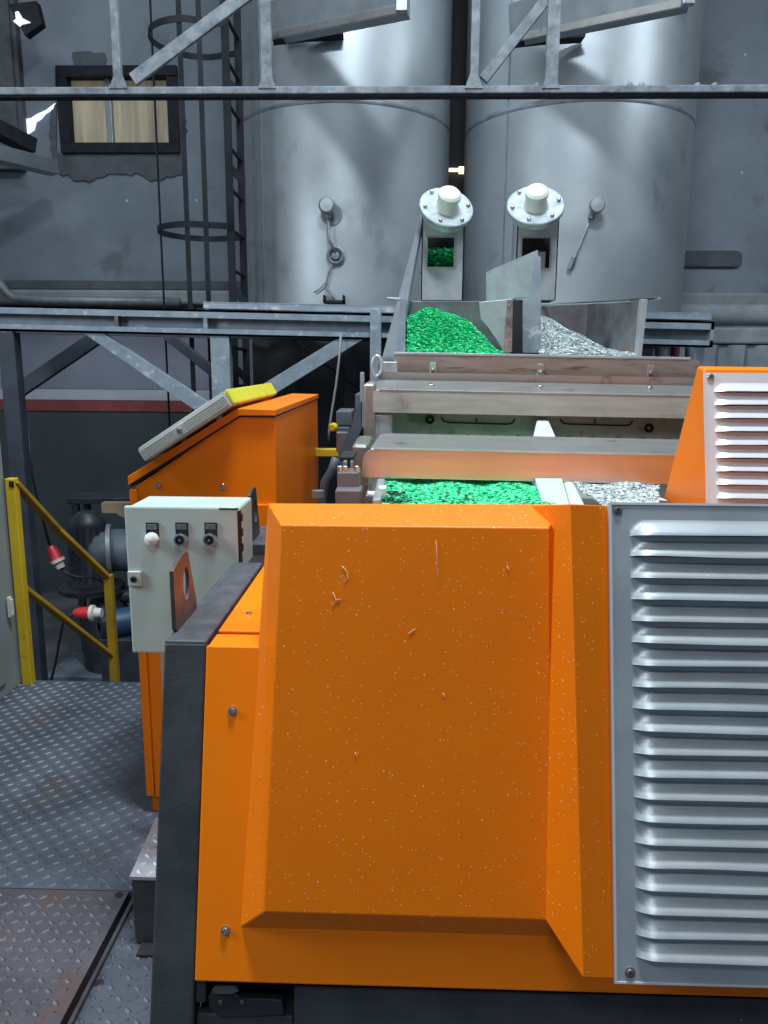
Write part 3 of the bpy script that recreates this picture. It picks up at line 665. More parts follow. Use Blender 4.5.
# --- hopper front strip
Yh = 3.70
a, b = PY(394, 353, Yh), PY(697, 387, Yh)
hx0, hx1 = a.x, PY(697, 360, Yh).x
hzt, hzb = PY(394, 353.5, Yh).z, PY(394, 380.5, Yh).z
pts = rounded([(hx0, Yh, hzb), (hx1 + .02, Yh, hzb), (hx1 + .02, Yh, hzt), (hx0, Yh, hzt)], [0, 0, .04, 0])
hop = obj('hopper_front_plate', MB().prism(pts, (0, .008, 0)), 'steel_brown', Wt0)
obj('hopper_rim', MB().box(hx0, hx1 - .03, Yh - .004, Yh + .03, hzt - .004, hzt + .008), 'steel_light', Wt0, bevel=.002)
for i, px in enumerate((433, 541, 651)):
    p0 = PY(px, 362, Yh - .004); p1 = PY(px, 379, Yh - .004)
    w2 = .016
    obj('slot_strap', MB().box(p0.x - w2, p0.x + w2, Yh - .012, Yh - .001, p1.z, p0.z), 'steel' if i else 'inner_green', Wt0, bevel=.003)
    pm = PY(px, 374, Yh - .01) if i == 1 else PY(px, 370, Yh - .01)
    bolt('bolt', pm, (0, -1, 0), .027 if i == 1 else .011, .03 if i == 1 else .015, 'chrome', Wt0, socket=False)
# --- rear guard under hopper (plate 2) : sloping top + front face
def guard(px_left, top_back, fold, bottom, Yb_, Yf_, xl_off, m_top, m_face, rad, x1, tilt=0.0):
    xlf = PY(px_left, fold, Yf_).x
    zf = PY(px_left + 40, fold, Yf_).z; zb = PY(px_left + 40, bottom, Yf_).z; ztb = PY(px_left + 40, top_back, Yb_).z
    pts = rounded([(xlf, Yf_ - tilt, zb), (x1, Yf_ - tilt, zb), (x1, Yf_, zf), (xlf, Yf_, zf)], [rad * .3, 0, 0, rad])
    fo = obj('cover_plate', MB().prism(pts, (0, .006, 0)), m_face, Wt0, bevel=.0015)
    q = [(xlf + rad * .55, Yf_ + .003, zf), (x1, Yf_ + .003, zf), (x1, Yb_, ztb), (xlf + rad * .5 + xl_off, Yb_, ztb)]
    q = rounded(q, [0, 0, 0, rad * .8])
    obj('cover_slope', MB().prism(q, (0, 0, -.006)), m_top, fo, bevel=.0015)
    obj('fold_highlight', MB().box(xlf + rad * .8, x1, Yf_ - .003, Yf_ + .002, zf - .003, zf + .003), 'steel_light', fo, bevel=.001)  # thin bright strip added as the highlight along the fold
    return fo
guard(368, 380, 390, 413, 3.58, 3.30, .0, 'steel', 'steel_matte', .06, XR)
guard(362, 433.5, 449, 478, 2.92, 2.62, .03, 'steel', 'steel_clean', .05, XR, .007)
for px in (431, 540, 650):
    p = PY(px, 385.5, 3.44); bolt('bolt', p, (0, -.5, 1), .012, .012, 'chrome', Wt0)
# extra upper plates behind rear guard (rounded ends stepped to the left)
a = PY(375, 372, 3.62); obj('stepped_plate', MB().prism(rounded([(a.x, 3.62, PY(400, 396, 3.62).z), (XR, 3.62, PY(400, 396, 3.62).z), (XR, 3.62, a.z), (a.x, 3.62, a.z)], [0, 0, 0, .045]), (0, .008, 0)), 'steel', Wt0)
# --- trough inner walls, between rear guard and front guard
zi_t = PY(450, 411, 3.36).z; Yi = 3.40
dv0, dv1 = PY(535, 425, 3.2).x, PY(551, 425, 3.2).x
li = PY(391, 425, 3.3).x
obj('inner_wall', MB().box(li, dv0, Yi, Yi + .02, .7, zi_t + .02), 'inner_green', Wt0)
obj('inner_wall', MB().box(dv0, XR, Yi, Yi + .02, .7, zi_t + .02), 'inner_grey', Wt0)
for x_a, x_b in ((441, 515), (560, 633)):
    pp = [PY(x, y, Yi - .004) for x, y in ((x_a, 417), (x_a + 3, 421), (x_a + 8, 422), (x_b - 8, 423), (x_b - 3, 422), (x_b, 418))]
    obj('embossed_line', MB().tube(pp, .0032, 6), 'ladder', Wt0, smooth='all')
    xm_ = (x_a + x_b) / 2; pp = [PY(xm_ - 2, 417, Yi - .004), PY(xm_ - 1, 421, Yi - .004)]
    obj('embossed_line', MB().tube(pp, .0032, 6), 'ladder', Wt0)
for px, py in ((430, 419), (649, 425)):
    p = PY(px, py, Yi - .002); obj('recessed_socket', MB().lathe([(.007, 0), (.012, 0), (.017, .005), (.020, .006), (.020, 0)], p, (0, -1, 0)), 'ladder', Wt0, smooth=True)
for i in range(12):
    px = 418 + i * 25
    if 520 < px < 560: continue
    p = PY(px, 433, 3.05); obj('sprocket_tip', MB().lathe([(.022, 0), (.016, .012), (0, .02)], (p.x, 3.05, p.z - .02), n=8), 'ladder', Wt0)
    if i in (0, 3, 6): pass
# dividers : long white block seen between the guards and again in front
def divider(pxs, rows, ya, yb, name='divider_block', m_='white'):
    xa = PY(pxs[0], rows[1], ya).x; xb = PY(pxs[1], rows[1], ya).x
    return xa, xb
xa, xb = PY(531, 433, 3.02).x, PY(556, 433, 3.02).x
obj('divider_block', MB().hexa([PY(533, 435, 2.96), PY(556, 436, 2.96), PY(556, 460, 2.96), PY(533, 460, 2.96)], [PY(537, 418, 3.38), PY(548, 418, 3.38), PY(548, 440, 3.38), PY(537, 440, 3.38)]), 'white', Wt0, bevel=.008)
obj('divider_block', MB().hexa([PY(570, 507, 2.22), PY(587, 507, 2.22), PY(587, 530, 2.22), PY(570, 530, 2.22)], [PY(563, 481, 2.60), PY(574, 481, 2.60), PY(574, 510, 2.60), PY(563, 510, 2.60)]), 'white', Wt0, bevel=.012)
obj('clear_divider', MB().hexa([PY(544, 507, 2.22), PY(570, 507, 2.22), PY(570, 530, 2.22), PY(544, 530, 2.22)], [PY(535, 478, 2.60), PY(562, 478, 2.60), PY(562, 510, 2.60), PY(535, 510, 2.60)]), 'inner_pale', Wt0, bevel=.003)
xb = PY(572, 490, 2.55).x
obj('left_block', MB().box(PY(368, 425, 3.31).x, li + .01, 3.315, 3.42, .8, PY(380, 411, 3.31).z), 'steel_light', Wt0, bevel=.02)
# side posts
for (pl, pr, rt, rb, Y0, Y1, m_) in ((363, 376, 372, 383, 3.30, 3.66, 'steel'), (352, 369, 429, 444, 2.70, 3.02, 'steel')):
    x_0 = PY(pl, rb, Y0).x; x_1 = PY(pr, rb, Y0).x
    obj('side_post', MB().box(x_0, x_1, Y0, Y1, -.9, PY(pl, rb, Y0).z), m_, Wt0, bevel=.012)
slope_down(Wt0, ('hopper_front_plate', 'hopper_rim', 'slot_strap', 'bolt', 'cover_plate', 'cover_slope', 'fold_highlight', 'stepped_plate', 'inner_wall', 'embossed_line', 'recessed_socket', 'sprocket_tip'), .0115, hx0)
# outer trough body
zc2 = 1.10
obj('trough_wall', MB().box(PY(384, 480, 2.5).x - .025, PY(384, 480, 2.5).x, 2.2, 2.60, .3, 1.21), 'steel_light', Wt0, bevel=.004)
obj('trough_bottom', MB().box(PY(384, 480, 2.5).x - .03, .86, 2.2, 3.42, .3, 1.085), 'inner_grey', Wt0)
obj('trough_side', MB().box(PY(366, 490, 2.55).x, PY(384, 480, 2.5).x - .05, 2.5, 3.3, -.9, 1.17), 'steel_brown', Wt0, bevel=.004)
lgx = PY(384, 480, 2.5).x
for yy in (2.3, 3.3):
    obj('leg', MB().box(lgx + .02, lgx + .12, yy, yy + .1, -1, .32), 'lug_brown', Wt0); obj('leg', MB().box(.7, .8, yy, yy + .1, -1, .32), 'lug_brown', Wt0)
# hook ring and little brackets on the left
p = PY(377, 366, 3.6)
ring = [p + Vector((.022 * math.cos(t), 0, .045 * math.sin(t))) for t in [2 * math.pi * k / 20 for k in range(20)]]
obj('lifting_ring', MB().tube(ring, .009, 8, closed=True), 'steel_light', Wt0, smooth='all')
p = PY(389, 368, 3.64); obj('small_block', MB().box(p.x - .05, p.x + .04, 3.62, 3.72, p.z - .06, p.z + .03), 'steel_light', Wt0, bevel=.006)
p = PY(377, 495, 2.35); obj('clamp', MB().cyl(p - Vector((.03, 0, 0)), p + Vector((.01, 0, 0)), .012).box(p.x + .005, p.x + .03, 2.3, 2.36, p.z - .03, p.z + .03), 'white', Wt0, bevel=.003)
# drive brackets left of trough
Dr = thing('drive_bracket', 'stack of grey steel brackets and boxes on the left flank of the trough', 'bracket', PY(345, 500, 2.4) * 1.0)
def pbox(x0, y0, x1, y1, Y, dep, m_, nm='bracket_box', bev=.005):
    a = PY(x0, y0, Y); b = PY(x1, y1, Y)
    return obj(nm, MB().box(a.x, b.x, Y, Y + dep, b.z, a.z), m_, Dr, bevel=bev)
pbox(335, 490, 361, 540, 2.30, .1, 'lug_brown'); pbox(337, 472, 359, 492, 2.36, .1, 'lug_brown')
pbox(339, 456, 354, 461, 2.5, .16, 'rubber', 'top_bar')
pbox(343, 461, 347, 472, 2.45, .03, 'pipe', 'stud'); pbox(350, 461, 353, 472, 2.45, .03, 'pipe', 'stud')
for px in (340, 345, 357): bolt('bolt', PY(px, 471, 2.38), (0, -.2, 1), .010, .018, 'chrome', Dr, socket=False)
pbox(336, 411, 352, 426, 3.3, .2, 'machine_blue'); pbox(336, 427, 350, 450, 3.28, .2, 'machine_blue'); pbox(355, 394, 364, 410, 3.5, .2, 'machine_blue')
pbox(336, 432, 348, 452, 3.25, .03, 'lug_brown', 'plate')
obj('side_sheet', MB().prism([PY(x, y, 3.2) for x, y in ((356, 408), (362, 400), (362, 428), (352, 450), (340, 470), (338, 452), (350, 430))], (0, .02, 0)), 'machine_blue', Dr)
pbox(360, 372, 364, 428, 3.2, .03, 'frame_blue', 'edge_strip')
obj('hose', MB().tube([PY(336, 458, 2.6), PY(332, 470, 2.6), PY(325, 482, 2.6), PY(322, 500, 2.6), PY(322, 540, 2.6)], .015), 'machine_blue', Dr, smooth='all')
obj('yellow_cap', MB().lathe([(0, 0), (.018, 0), (.018, .02), (.012, .03), (0, .03)], PY(334, 427, 3.2), (-.2, -1, 0)), 'yellow', Dr, smooth=True)
p = PY(318, 497, 2.3); obj('hex_cap', MB().cyl(p, p + Vector((0, 0, .02)), .02, n=6), 'lug_brown', Dr)

# ------------------------------------------------------------------ flakes
def flakes(name, n, sample, size, material, label=None, cat=None, parent=None, base=None):
    mb = MB()
    if base:
        x0, x1, y0, y1, fz, nx, ny = base
        vs = [(x0 + (x1 - x0) * i / nx, y0 + (y1 - y0) * j / ny, fz(x0 + (x1 - x0) * i / nx, y0 + (y1 - y0) * j / ny) - .004) for j in range(ny + 1) for i in range(nx + 1)]
        fs = [(j * (nx + 1) + i, j * (nx + 1) + i + 1, (j + 1) * (nx + 1) + i + 1, (j + 1) * (nx + 1) + i) for j in range(ny) for i in range(nx)]
        mb.add(vs, fs)
    for _ in range(n):
        p = Vector(sample()); s_ = size * random.uniform(.6, 1.4)
        q = Matrix.Rotation(random.uniform(0, 6.28), 3, 'Z') @ Matrix.Rotation(random.uniform(-.55, .55), 3, 'X') @ Matrix.Rotation(random.uniform(-.35, .35), 3, 'Y')
        vs = [p + q @ Vector(v) for v in ((-s_, -s_ * .6, 0), (s_ * .8, -s_ * .7, s_ * .15), (s_, s_ * .6, 0), (-s_ * .2, s_ * .8, s_ * .3), (-s_ * .9, s_ * .3, s_ * .1))]
        mb.add(vs, [(0, 1, 2, 3, 4)])
    o = obj(name, mb, material, parent); o['kind'] = 'stuff'
    if label: o['label'] = label; o['category'] = cat
    return o
sm = lambda t: max(0, min(1, t)) ** 2 * (3 - 2 * max(0, min(1, t)))
# tray flakes
tx0, tx1 = lgx + .005, PY(536, 480, 2.6).x - .005
ft = lambda x, y: 1.192 + .006 * math.sin(x * 31) * math.cos(y * 23)
flakes('green_flakes', 9000, lambda: (lambda x, y: (x, y, ft(x, y)))(random.uniform(tx0, tx1), random.uniform(2.2, 2.75)), .0065, 'green_chips',
       'bright green plastic flakes floating in the front trough bay', 'plastic flakes', base=(tx0, tx1, 2.2, 2.8, ft, 10, 20))
def blk():
    while 1:
        x = random.uniform(tx0, tx0 + .38); y = random.uniform(2.22, 2.42)
        if random.random() < max(.12, 1 - (x - tx0) / .16) * (1 if y < 2.30 or x < tx0 + .06 else .25): return (x, y, ft(x, y) + .007)
flakes('black_flakes', 120, blk, .006, 'black_chips', 'black flakes scattered over the green ones in the trough corner', 'plastic flakes')
wx0, wx1 = xb + .015, XR - .02
def clear_pt():
    y = random.uniform(2.2, 2.75); x = random.uniform(wx0, .330 * y); return (x, y, ft(x, y) + .008)
flakes('clear_flakes', 5500, clear_pt, .0052, 'clear_chips', 'pale clear plastic flakes in the trough bay beside the white divider', 'plastic flakes',
       base=(wx0, .79, 2.3, 2.8, lambda x, y: ft(x, y) + .006, 10, 20))

# ================================================================== HOPPER BINS BEHIND
Hb = thing('feed_hopper', 'two-bay stainless feed hopper holding green and clear flakes', 'hopper', (.55, 4.0, 1.2))
Y0, Y1 = 3.72, 4.30
def sheet(nm, pts, vec, m_): return obj(nm, MB().prism(pts, vec), m_, Hb, bevel=.002)
gx0, gx1 = PY(407, 340, Y0).x, PY(506, 340, Y0).x
cx0, cx1 = PY(541, 340, Y0).x, PY(640, 340, Y0).x
sheet('left_wall', [(gx0 - .02, Y0, 1.35), (gx0 - .02, Y1, 1.35), (gx0 - .02, Y1, PY(407, 298, 4.28).z), (gx0 - .02, Y0, PY(402, 299, 3.72).z)], (.012, 0, 0), 'steel')
a, b = PY(397, 353, Y0 - .01), PY(406, 298, Y0 - .01)
sheet('corner_post', [(a.x, Y0 - .01, 1.55), (b.x, Y0 - .01, 1.55), (b.x, Y0 - .01, b.z), (a.x + .012, Y0 - .01, b.z)], (0, .05, 0), 'frame_blue')
sheet('support_sheet', [PY(380, 365, 3.95), PY(396, 365, 3.95), PY(424, 212, 4.5), PY(421, 212, 4.5)], (0.012, .03, 0), 'dull_sheet')
sheet('top_lip', [PY(387, 297, 3.8), PY(401, 298, 3.8), PY(401, 300.5, 3.8), PY(387, 299, 3.8)], (0, .05, 0), 'steel_light')
sheet('back_wall', [(gx0 - .02, Y1, 1.3), (gx1 + .1, Y1, 1.3), (gx1 + .1, Y1, PY(480, 301, Y1).z), (gx0 - .02, Y1, PY(407, 301, Y1).z)], (0, .01, 0), 'hopper_dull')
# divider chute box
sheet('divider_sheet', [PY(x, y, 4.0) for x, y in ((479, 302), (512, 299), (512, 352), (504, 352), (497, 340), (489, 328), (481, 319))], (0, .01, 0), 'steel_light')
sheet('divider_flange', [PY(x, y, 3.74) for x, y in ((507, 299), (513, 299), (512, 352), (503, 352))], (0, .012, 0), 'steel')
for i in range(4): bolt('bolt', PY(509.5, 306 + i * 12, 3.735), (0, -1, 0), .006, .006, 'chrome', Hb, socket=False)
sheet('dark_slot', [PY(x, y, 3.95) for x, y in ((512, 300), (524, 300), (524, 353), (512, 353))], (0, .02, 0), 'black')
sheet('upright_sheet', [PY(x, y, 3.80) for x, y in ((523, 300), (531, 297), (535, 254), (541, 257), (541, 353), (523, 353))], (0, .014, 0), 'frame_blue')
sheet('raised_sheet', [PY(486, 302, 4.12), PY(486, 272, 4.12), PY(537, 250, 3.86), PY(538, 296, 3.86)], (0.008, .01, 0), 'steel_light')
sheet('back_wall', [(cx0, Y1, 1.3), (cx1 + .1, Y1, 1.3), (cx1 + .1, Y1, PY(620, 305, Y1).z), (cx0, Y1, PY(545, 303, Y1).z)], (0, .01, 0), 'hopper_dull')
sheet('right_wall', [(cx1, Y0, 1.35), (cx1 - .12, Y1, 1.35), (cx1 - .12, Y1, PY(590, 304, Y1).z), (cx1, Y0, PY(643, 299, Y0).z)], (.012, 0, 0), 'hopper_dull')
a, b = PY(637, 352, Y0 - .01), PY(648, 299, Y0 - .01)
sheet('corner_post', [(a.x, Y0 - .01, 1.6), (b.x - .012, Y0 - .01, 1.6), (b.x, Y0 - .01, b.z), (a.x + .006, Y0 - .01, b.z)], (0, .05, 0), 'steel_light')
sheet('top_lip', [PY(541, 304, Y1), PY(647, 298, 3.75), PY(661, 297.5, 3.75), PY(661, 299.5, 3.75), PY(647, 301, 3.75), PY(541, 306, Y1)], (0, .03, 0), 'steel_light')
sheet('hopper_floor', [(gx0 - .02, Y0, 1.3), (cx1, Y0, 1.3), (cx1, Y1, 1.3), (gx0 - .02, Y1, 1.3)], (0, 0, .02), 'steel')
for xx_ in (gx0 + .02, cx1 - .08):
    obj('leg', MB().box(xx_, xx_ + .06, 3.9, 3.96, -1, 1.3), 'frame_navy', Hb)
def heap(x0, x1, g, top):
    def f(x, y):
        t = (y - Y0) / (Y1 - Y0); u = (x - x0) / (x1 - x0)
        return 1.615 + .03 * min(1, t * 20) + (top - 1.645) * sm(t * 1.15) * g(u) + .006 * math.sin(x * 41 + y * 17) + .004 * math.sin(y * 60 + x * 11)
    return f
def lerp_tab(tab):
    def g(u):
        for (a, va), (b, vb) in zip(tab, tab[1:]):
            if u <= b: return va + (vb - va) * (u - a) / (b - a)
        return tab[-1][1]
    return g
topg = PY(425, 308, 4.15).z
fg = heap(gx0, gx1, lerp_tab([(0, .80), (.2, 1.0), (.45, .92), (.7, .7), (.85, .45), (1, .05)]), topg)
flakes('green_flake_heap', 11000, lambda: (lambda x, y: (x, y, fg(x, y)))(random.uniform(gx0, gx1 + .02), Y0 + .02 + (Y1 - Y0 - .03) * random.random()), .0065, 'green_chips',
       'heap of green plastic flakes in the left hopper bay', 'plastic flakes', base=(gx0, gx1 + .02, Y0 + .01, Y1 - .01, fg, 24, 24))
topc = PY(545, 311, 4.15).z
fc = heap(cx0, cx1, lerp_tab([(0, 1.0), (.2, .86), (.4, .66), (.6, .45), (.8, .2), (1, 0)]), topc)
flakes('clear_flake_heap', 11000, lambda: (lambda x, y: (x, y, fc(x, y)))(random.uniform(cx0, cx1 - .01), Y0 + .02 + (Y1 - Y0 - .03) * random.random()), .0065, 'brightened_chips',
       'heap of pale clear plastic flakes in the right hopper bay', 'plastic flakes', base=(cx0, cx1 - .01, Y0 + .01, Y1 - .01, fc, 24, 24))

# ================================================================== SCREW CONVEYOR CHUTES
def chute(c, top, bot, disc, rx, lean, win, label, side_dir, inner):
    Yc = 4.42
    x0 = PY(c[0], 290, Yc).x; x1 = PY(c[1], 290, Yc).x; zt = PY(c[0], top, Yc).z; zb = PY(c[0], bot, Yc).z
    T = thing('discharge_chute', label, 'chute', ((x0 + x1) / 2, Yc, zb), 'discharge chutes with round end flanges')
    D = .2
    wx0, wx1 = PY(win[0], 250, Yc).x, PY(win[2], 250, Yc).x; wz1, wz0 = PY(win[0], win[1], Yc).z, PY(win[0], win[3], Yc).z
    t_ = .006
    mb = MB()
    mb.box(x0, wx0, Yc, Yc + t_, zb, zt).box(wx1, x1, Yc, Yc + t_, zb, zt).box(wx0, wx1, Yc, Yc + t_, zb, wz0).box(wx0, wx1, Yc, Yc + t_, wz1, zt)
    mb.box(x0, x0 + t_, Yc, Yc + D, zb, zt).box(x1 - t_, x1, Yc, Yc + D, zb, zt).box(x0, x1, Yc + D - t_, Yc + D, zb, zt)
    obj('casing', mb, 'steel_light', T)
    fm = MB(); e = .01
    fm.box(wx0 - e, wx0, Yc - .004, Yc, wz0 - e, wz1 + e).box(wx1, wx1 + e, Yc - .004, Yc, wz0 - e, wz1 + e).box(wx0, wx1, Yc - .004, Yc, wz0 - e, wz0).box(wx0, wx1, Yc - .004, Yc, wz1, wz1 + e)
    obj('window_rim', fm, 'steel', T)
    obj('inner_lining', MB().box(x0 + .008, x1 - .008, Yc + D - .02, Yc + D - .01, zb + .02, zt - .02), 'black', T)
    # end flange
    p = PY(disc[0], disc[1], Yc - .06); n = Vector(lean).normalized()
    obj('end_tube', MB().cyl(p - n * .02, p - n * .06, .125, n=32), 'steel_light', T, smooth=True)
    fl = obj('end_flange', MB().lathe([(0, -.018), (rx, -.018), (rx, 0), (rx * .97, .004), (0, .004)], p, n, 40), 'white_flange', T, smooth=True)
    x = n.orthogonal().normalized(); y = n.cross(x)
    for k in range(6):
        a = 2 * math.pi * (k + .3) / 6; bolt('flange_bolt', p + (x * math.cos(a) + y * math.sin(a)) * rx * .82 + n * .004, n, .011, .018, 'screw', fl, socket=False)
    obj('bearing_cap', MB().lathe([(.07, .004), (.058, .02), (.054, .06), (.062, .066), (.062, .085), (.05, .097), (0, .099)], p, n, 28), 'white', T, smooth=True)
    # back conveyor tube slanting down behind
    return T, (x0, x1, Yc, D, wx0, wx1, wz0, wz1, zb)
M['white_flange'] = mat('pale_dusty_flange', (0.26, 0.32, 0.36), (0.46, 0.53, 0.56), rough=0.45, metal=0.3, scale=22)
T, g1 = chute((421, 463), 214, 300, (446.5, 207), .147, (.16, -.78, .62), (427.5, 237.5, 454, 267), 'steel discharge chute on the left with green flakes behind its window', 1, 'g')
flakes('chute_flakes', 900, lambda: (random.uniform(g1[4] - .03, g1[5] + .03), g1[2] + .05 + .12 * random.random(), g1[6] - .03 + random.random() * .14), .009, 'green_chips', parent=T)
obj('flake_stream', MB().prism([PY(433, 299, 4.47), PY(457, 299, 4.47), PY(466, 312, 4.35), PY(424, 312, 4.35)], (0, .03, 0)), 'inner_green', T)
T, g2 = chute((515, 556), 214, 300, (535.5, 205), .152, (-.06, -.76, .64), (522, 238, 550, 268), 'steel discharge chute on the right, partly behind the raised sheet', 1, 'w')
obj('inner_blade', MB().box(g2[4] + .07, g2[5] - .01, g2[2] + .08, g2[2] + .1, g2[6] - .05, g2[7] - .06), 'steel', T)

# ================================================================== ORANGE CONSOLE CABINET
Yf = 2.5; Yk = 3.72
Oc = thing('console_cabinet', 'orange sloping-top console cabinet behind the front machine', 'cabinet', (-.66, 3.1, 0))
zB = PY(145, 795, 2.5).z
prof = lambda d: None
P = lambda px, py: PY(px, py, Yf)
Lx = -.914; Rx_ = -.424
s0 = i1z = P(131, 486.5).z; s1x, s1z = P(239, 415.5).x, P(239, 415.5).z; rz = P(275, 417).z
body = [(Lx + .02, Yf, zB + .08), (Rx_, Yf, zB), (Rx_, Yf, rz), (s1x, Yf, s1z - .0), (Lx + .02, Yf, s0)]
obj('body', MB().prism(body, (0, Yk - Yf, 0)), 'orange_clean', Oc, bevel=.004)
# lid: band following the top profile
o1 = (Lx, P(131, 476).z); o2 = (P(237.6, 408.3).x, P(237.6, 408.3).z); o3 = (Rx_ + .004, P(275, 409.5).z)
i1 = (Lx, P(131, 485).z); i2 = (P(240, 414).x, P(240, 414).z - .004); i3 = (Rx_ + .004, P(275, 415.5).z)
lid = [o1, o2, o3, i3, i2, i1]
obj('lid', MB().hexa([(o1[0], Yf - .012, o1[1]), (o2[0], Yf - .012, o2[1]), (i2[0], Yf - .012, i2[1]), (i1[0], Yf - .012, i1[1])],
                     [(o1[0], Yk + .01, o1[1]), (o2[0], Yk + .01, o2[1]), (i2[0], Yk + .01, i2[1]), (i1[0], Yk + .01, i1[1])])
    .hexa([(o2[0], Yf - .012, o2[1]), (o3[0], Yf - .012, o3[1]), (i3[0], Yf - .012, i3[1]), (i2[0], Yf - .012, i2[1])],
          [(o2[0], Yk + .01, o2[1]), (o3[0], Yk + .01, o3[1]), (i3[0], Yk + .01, i3[1]), (i2[0], Yk + .01, i2[1])]), 'orange_clean', Oc, bevel=.002)
obj('lid_gasket', MB().prism([(Lx + .005, Yf - .003, i1[1] - .007), (i2[0], Yf - .003, i2[1] - .006), (Rx_, Yf - .003, i3[1] - .006), (Rx_, Yf - .003, i3[1] + .004), (i2[0], Yf - .003, i2[1] + .004), (Lx + .005, Yf - .003, i1[1] + .004)], (0, Yk - Yf, 0)), 'rubber', Oc)
# door frame strip on the left edge
obj('corner_strip', MB().box(Lx, Lx + .028, Yf - .008, Yf + .04, zB, P(131, 489).z), 'orange_clean', Oc, bevel=.003)
obj('side_panel', MB().box(Lx + .035, Rx_, Yf - .010, Yf, zB, P(150, 497).z - .02), 'orange_clean', Oc, bevel=.002)
obj('plinth', MB().box(-.898, Rx_ - .02, Yf + .005, Yk - .02, 0, zB + .09), 'orange_clean', Oc, bevel=.003)
for px, py in ((158.5, 485), (222.5, 486.5)): bolt('screw', PY(px, py, Yf - .001), (0, -1, 0), .010, .006, 'chrome', Oc)
# timber strip behind the box
a = PY(160, 655, 2.3); b = PY(166, 700, 2.3)
tag(obj('timber_strip', MB().box(a.x, b.x, 2.30, 2.34, 0, a.z + .2), 'wood'), 'narrow pale timber strip standing below the control box', 'timber')
# terminal box lying on the slope
Sc = thing('operator_panel', 'pale grey finned operator panel with lime end lying on the orange cabinet slope', 'panel', PY(185, 430, 2.45))
q = [PY(*p, 2.44) for p in ((137, 449), (224, 391), (232.5, 405.5), (145, 462))]
q[0] = Vector(q[0]); Sd = .80
obj('casing', MB().prism(rounded(q, [.012, .008, .002, .012]), (0, Sd, 0)), 'alu', Sc, bevel=.002)
du = (q[1] - q[0]); dv = (q[3] - q[0])
for k in (.28, .42, .56, .70, .84):
    a = q[0] + du * .03 + dv * k; b = q[0] + du * .98 + dv * k
    obj('fin', MB().strap([a + Vector((0, -.002, 0)), b + Vector((0, -.004, 0))], .008, .004, (0, 1, 0)), 'alu', Sc)
pl = q[0] + du * .45 + dv * .55
un = du.normalized(); vn = dv.normalized()
obj('lock_plate', MB().prism([pl - un * .022 - vn * .018, pl + un * .022 - vn * .018, pl + un * .022 + vn * .018, pl - un * .022 + vn * .018], (0, -.006, 0)), 'alu', Sc, bevel=.002)
bolt('lock', pl + Vector((0, -.006, 0)), (0, -1, 0), .010, .008, 'screw', Sc)
# lime end face
r_ = [q[1] + un * .001, q[2] + un * .001]
obj('end_cap', MB().hexa([r_[0], r_[1], r_[1] + un * .012, r_[0] + un * .012], [v + Vector((0, Sd, 0)) for v in (r_[0], r_[1], r_[1] + un * .012, r_[0] + un * .012)]), 'lime', Sc, bevel=.004)
cc = (q[2] + q[3]) / 2 + vn * .006
for k in (.35, .75): 
    c0 = q[3] + (q[2] - q[3]) * k + Vector((0, .1, 0)); obj('foot', MB().cyl(c0 - vn * .002, c0 + vn * .03, .012).cyl(c0 + Vector((0, .5, 0)) - vn * .002, c0 + vn * .03 + Vector((0, .5, 0)), .012), 'steel', Sc)

# ================================================================== CONTROL BOX
Yx = 1.93
bx0, bx1 = PY(126.5, 560, Yx).x, PY(243, 540, Yx).x
bz1, bz0 = PY(180, 506.5, Yx).z, PY(180, 654, Yx).z
Cb = thing('control_box', 'pale green grey control box with three buttons beside the dark frame', 'control box', ((bx0 + bx1) / 2, Yx + .1, bz0))
bx0 = PY(127.8, 580, Yx).x
obj('body', MB().box(bx0 + .006, bx1 - .010, Yx + .012, Yx + .176, bz0 + .004, bz1 - .004), 'box_green', Cb, bevel=.006)
obj('door', MB().box(bx0, bx1 - .012, Yx, Yx + .011, bz0, bz1), 'box_green', Cb, bevel=.006)
obj('door_gasket', MB().box(bx1 - .014, bx1 - .009, Yx + .002, Yx + .03, bz0 + .1, bz1 - .012).box(bx1 - .06, bx1 - .012, Yx - .001, Yx + .01, bz1 - .007, bz1 - .003), 'rubber', Cb)
for k, (px, kind) in enumerate(((152.5, 0), (182, 1), (211, 2))):
    p = PY(px, 529, Yx - .001); w2, h2 = .0165, .019
    pl_ = obj('button_plate', MB().box(p.x - w2, p.x + w2, Yx - .004, Yx, p.z - h2, p.z + h2 * .9), 'rubber', Cb, bevel=.001)
    obj('legend_insert', MB().box(p.x - w2 * .78, p.x + w2 * .78, Yx - .0055, Yx - .003, p.z + .000, p.z + h2 * .7), 'pipe', pl_)
    for r in (0.0045, 0.009): obj('legend_mark', MB().box(p.x - w2 * .5, p.x + w2 * .5, Yx - .0062, Yx - .005, p.z + r - .0009, p.z + r + .0009), 'screw', pl_)
    c = PY(px, 538.5, Yx - .001)
    if kind == 0:
        obj('indicator_lamp', MB().lathe([(0.0175, 0), (.0175, .012), (.016, .018), (.010, .022), (0, .0235)], c, (0, -1, 0)), 'white_knob', Cb, smooth=True)
    else:
        rg = obj('selector_ring', MB().lathe([(.0170, 0), (.0170, .018), (.0150, .022), (.0115, .022), (.0110, .014)], c, (0, -1, 0)), 'chrome', Cb, smooth=True)
        obj('push_button', MB().lathe([(.0108, 0), (.0108, .017 if kind == 1 else .012), (0, .019 if kind == 1 else .013)], c, (0, -1, 0)), 'rubber', Cb, smooth=True)
        obj('button_dot', MB().lathe([(0.004, .018 if kind == 1 else .012), (.004, .022), (0, .0225)], c, (0, -1, 0), 10), 'chrome', Cb, smooth=True)
p = PY(135.5, 578.5, Yx - .001)
obj('lock_plate', MB().box(p.x - .019, p.x + .018, Yx - .007, Yx + .001, p.z - .019, p.z + .020), 'alu', Cb, bevel=.002)
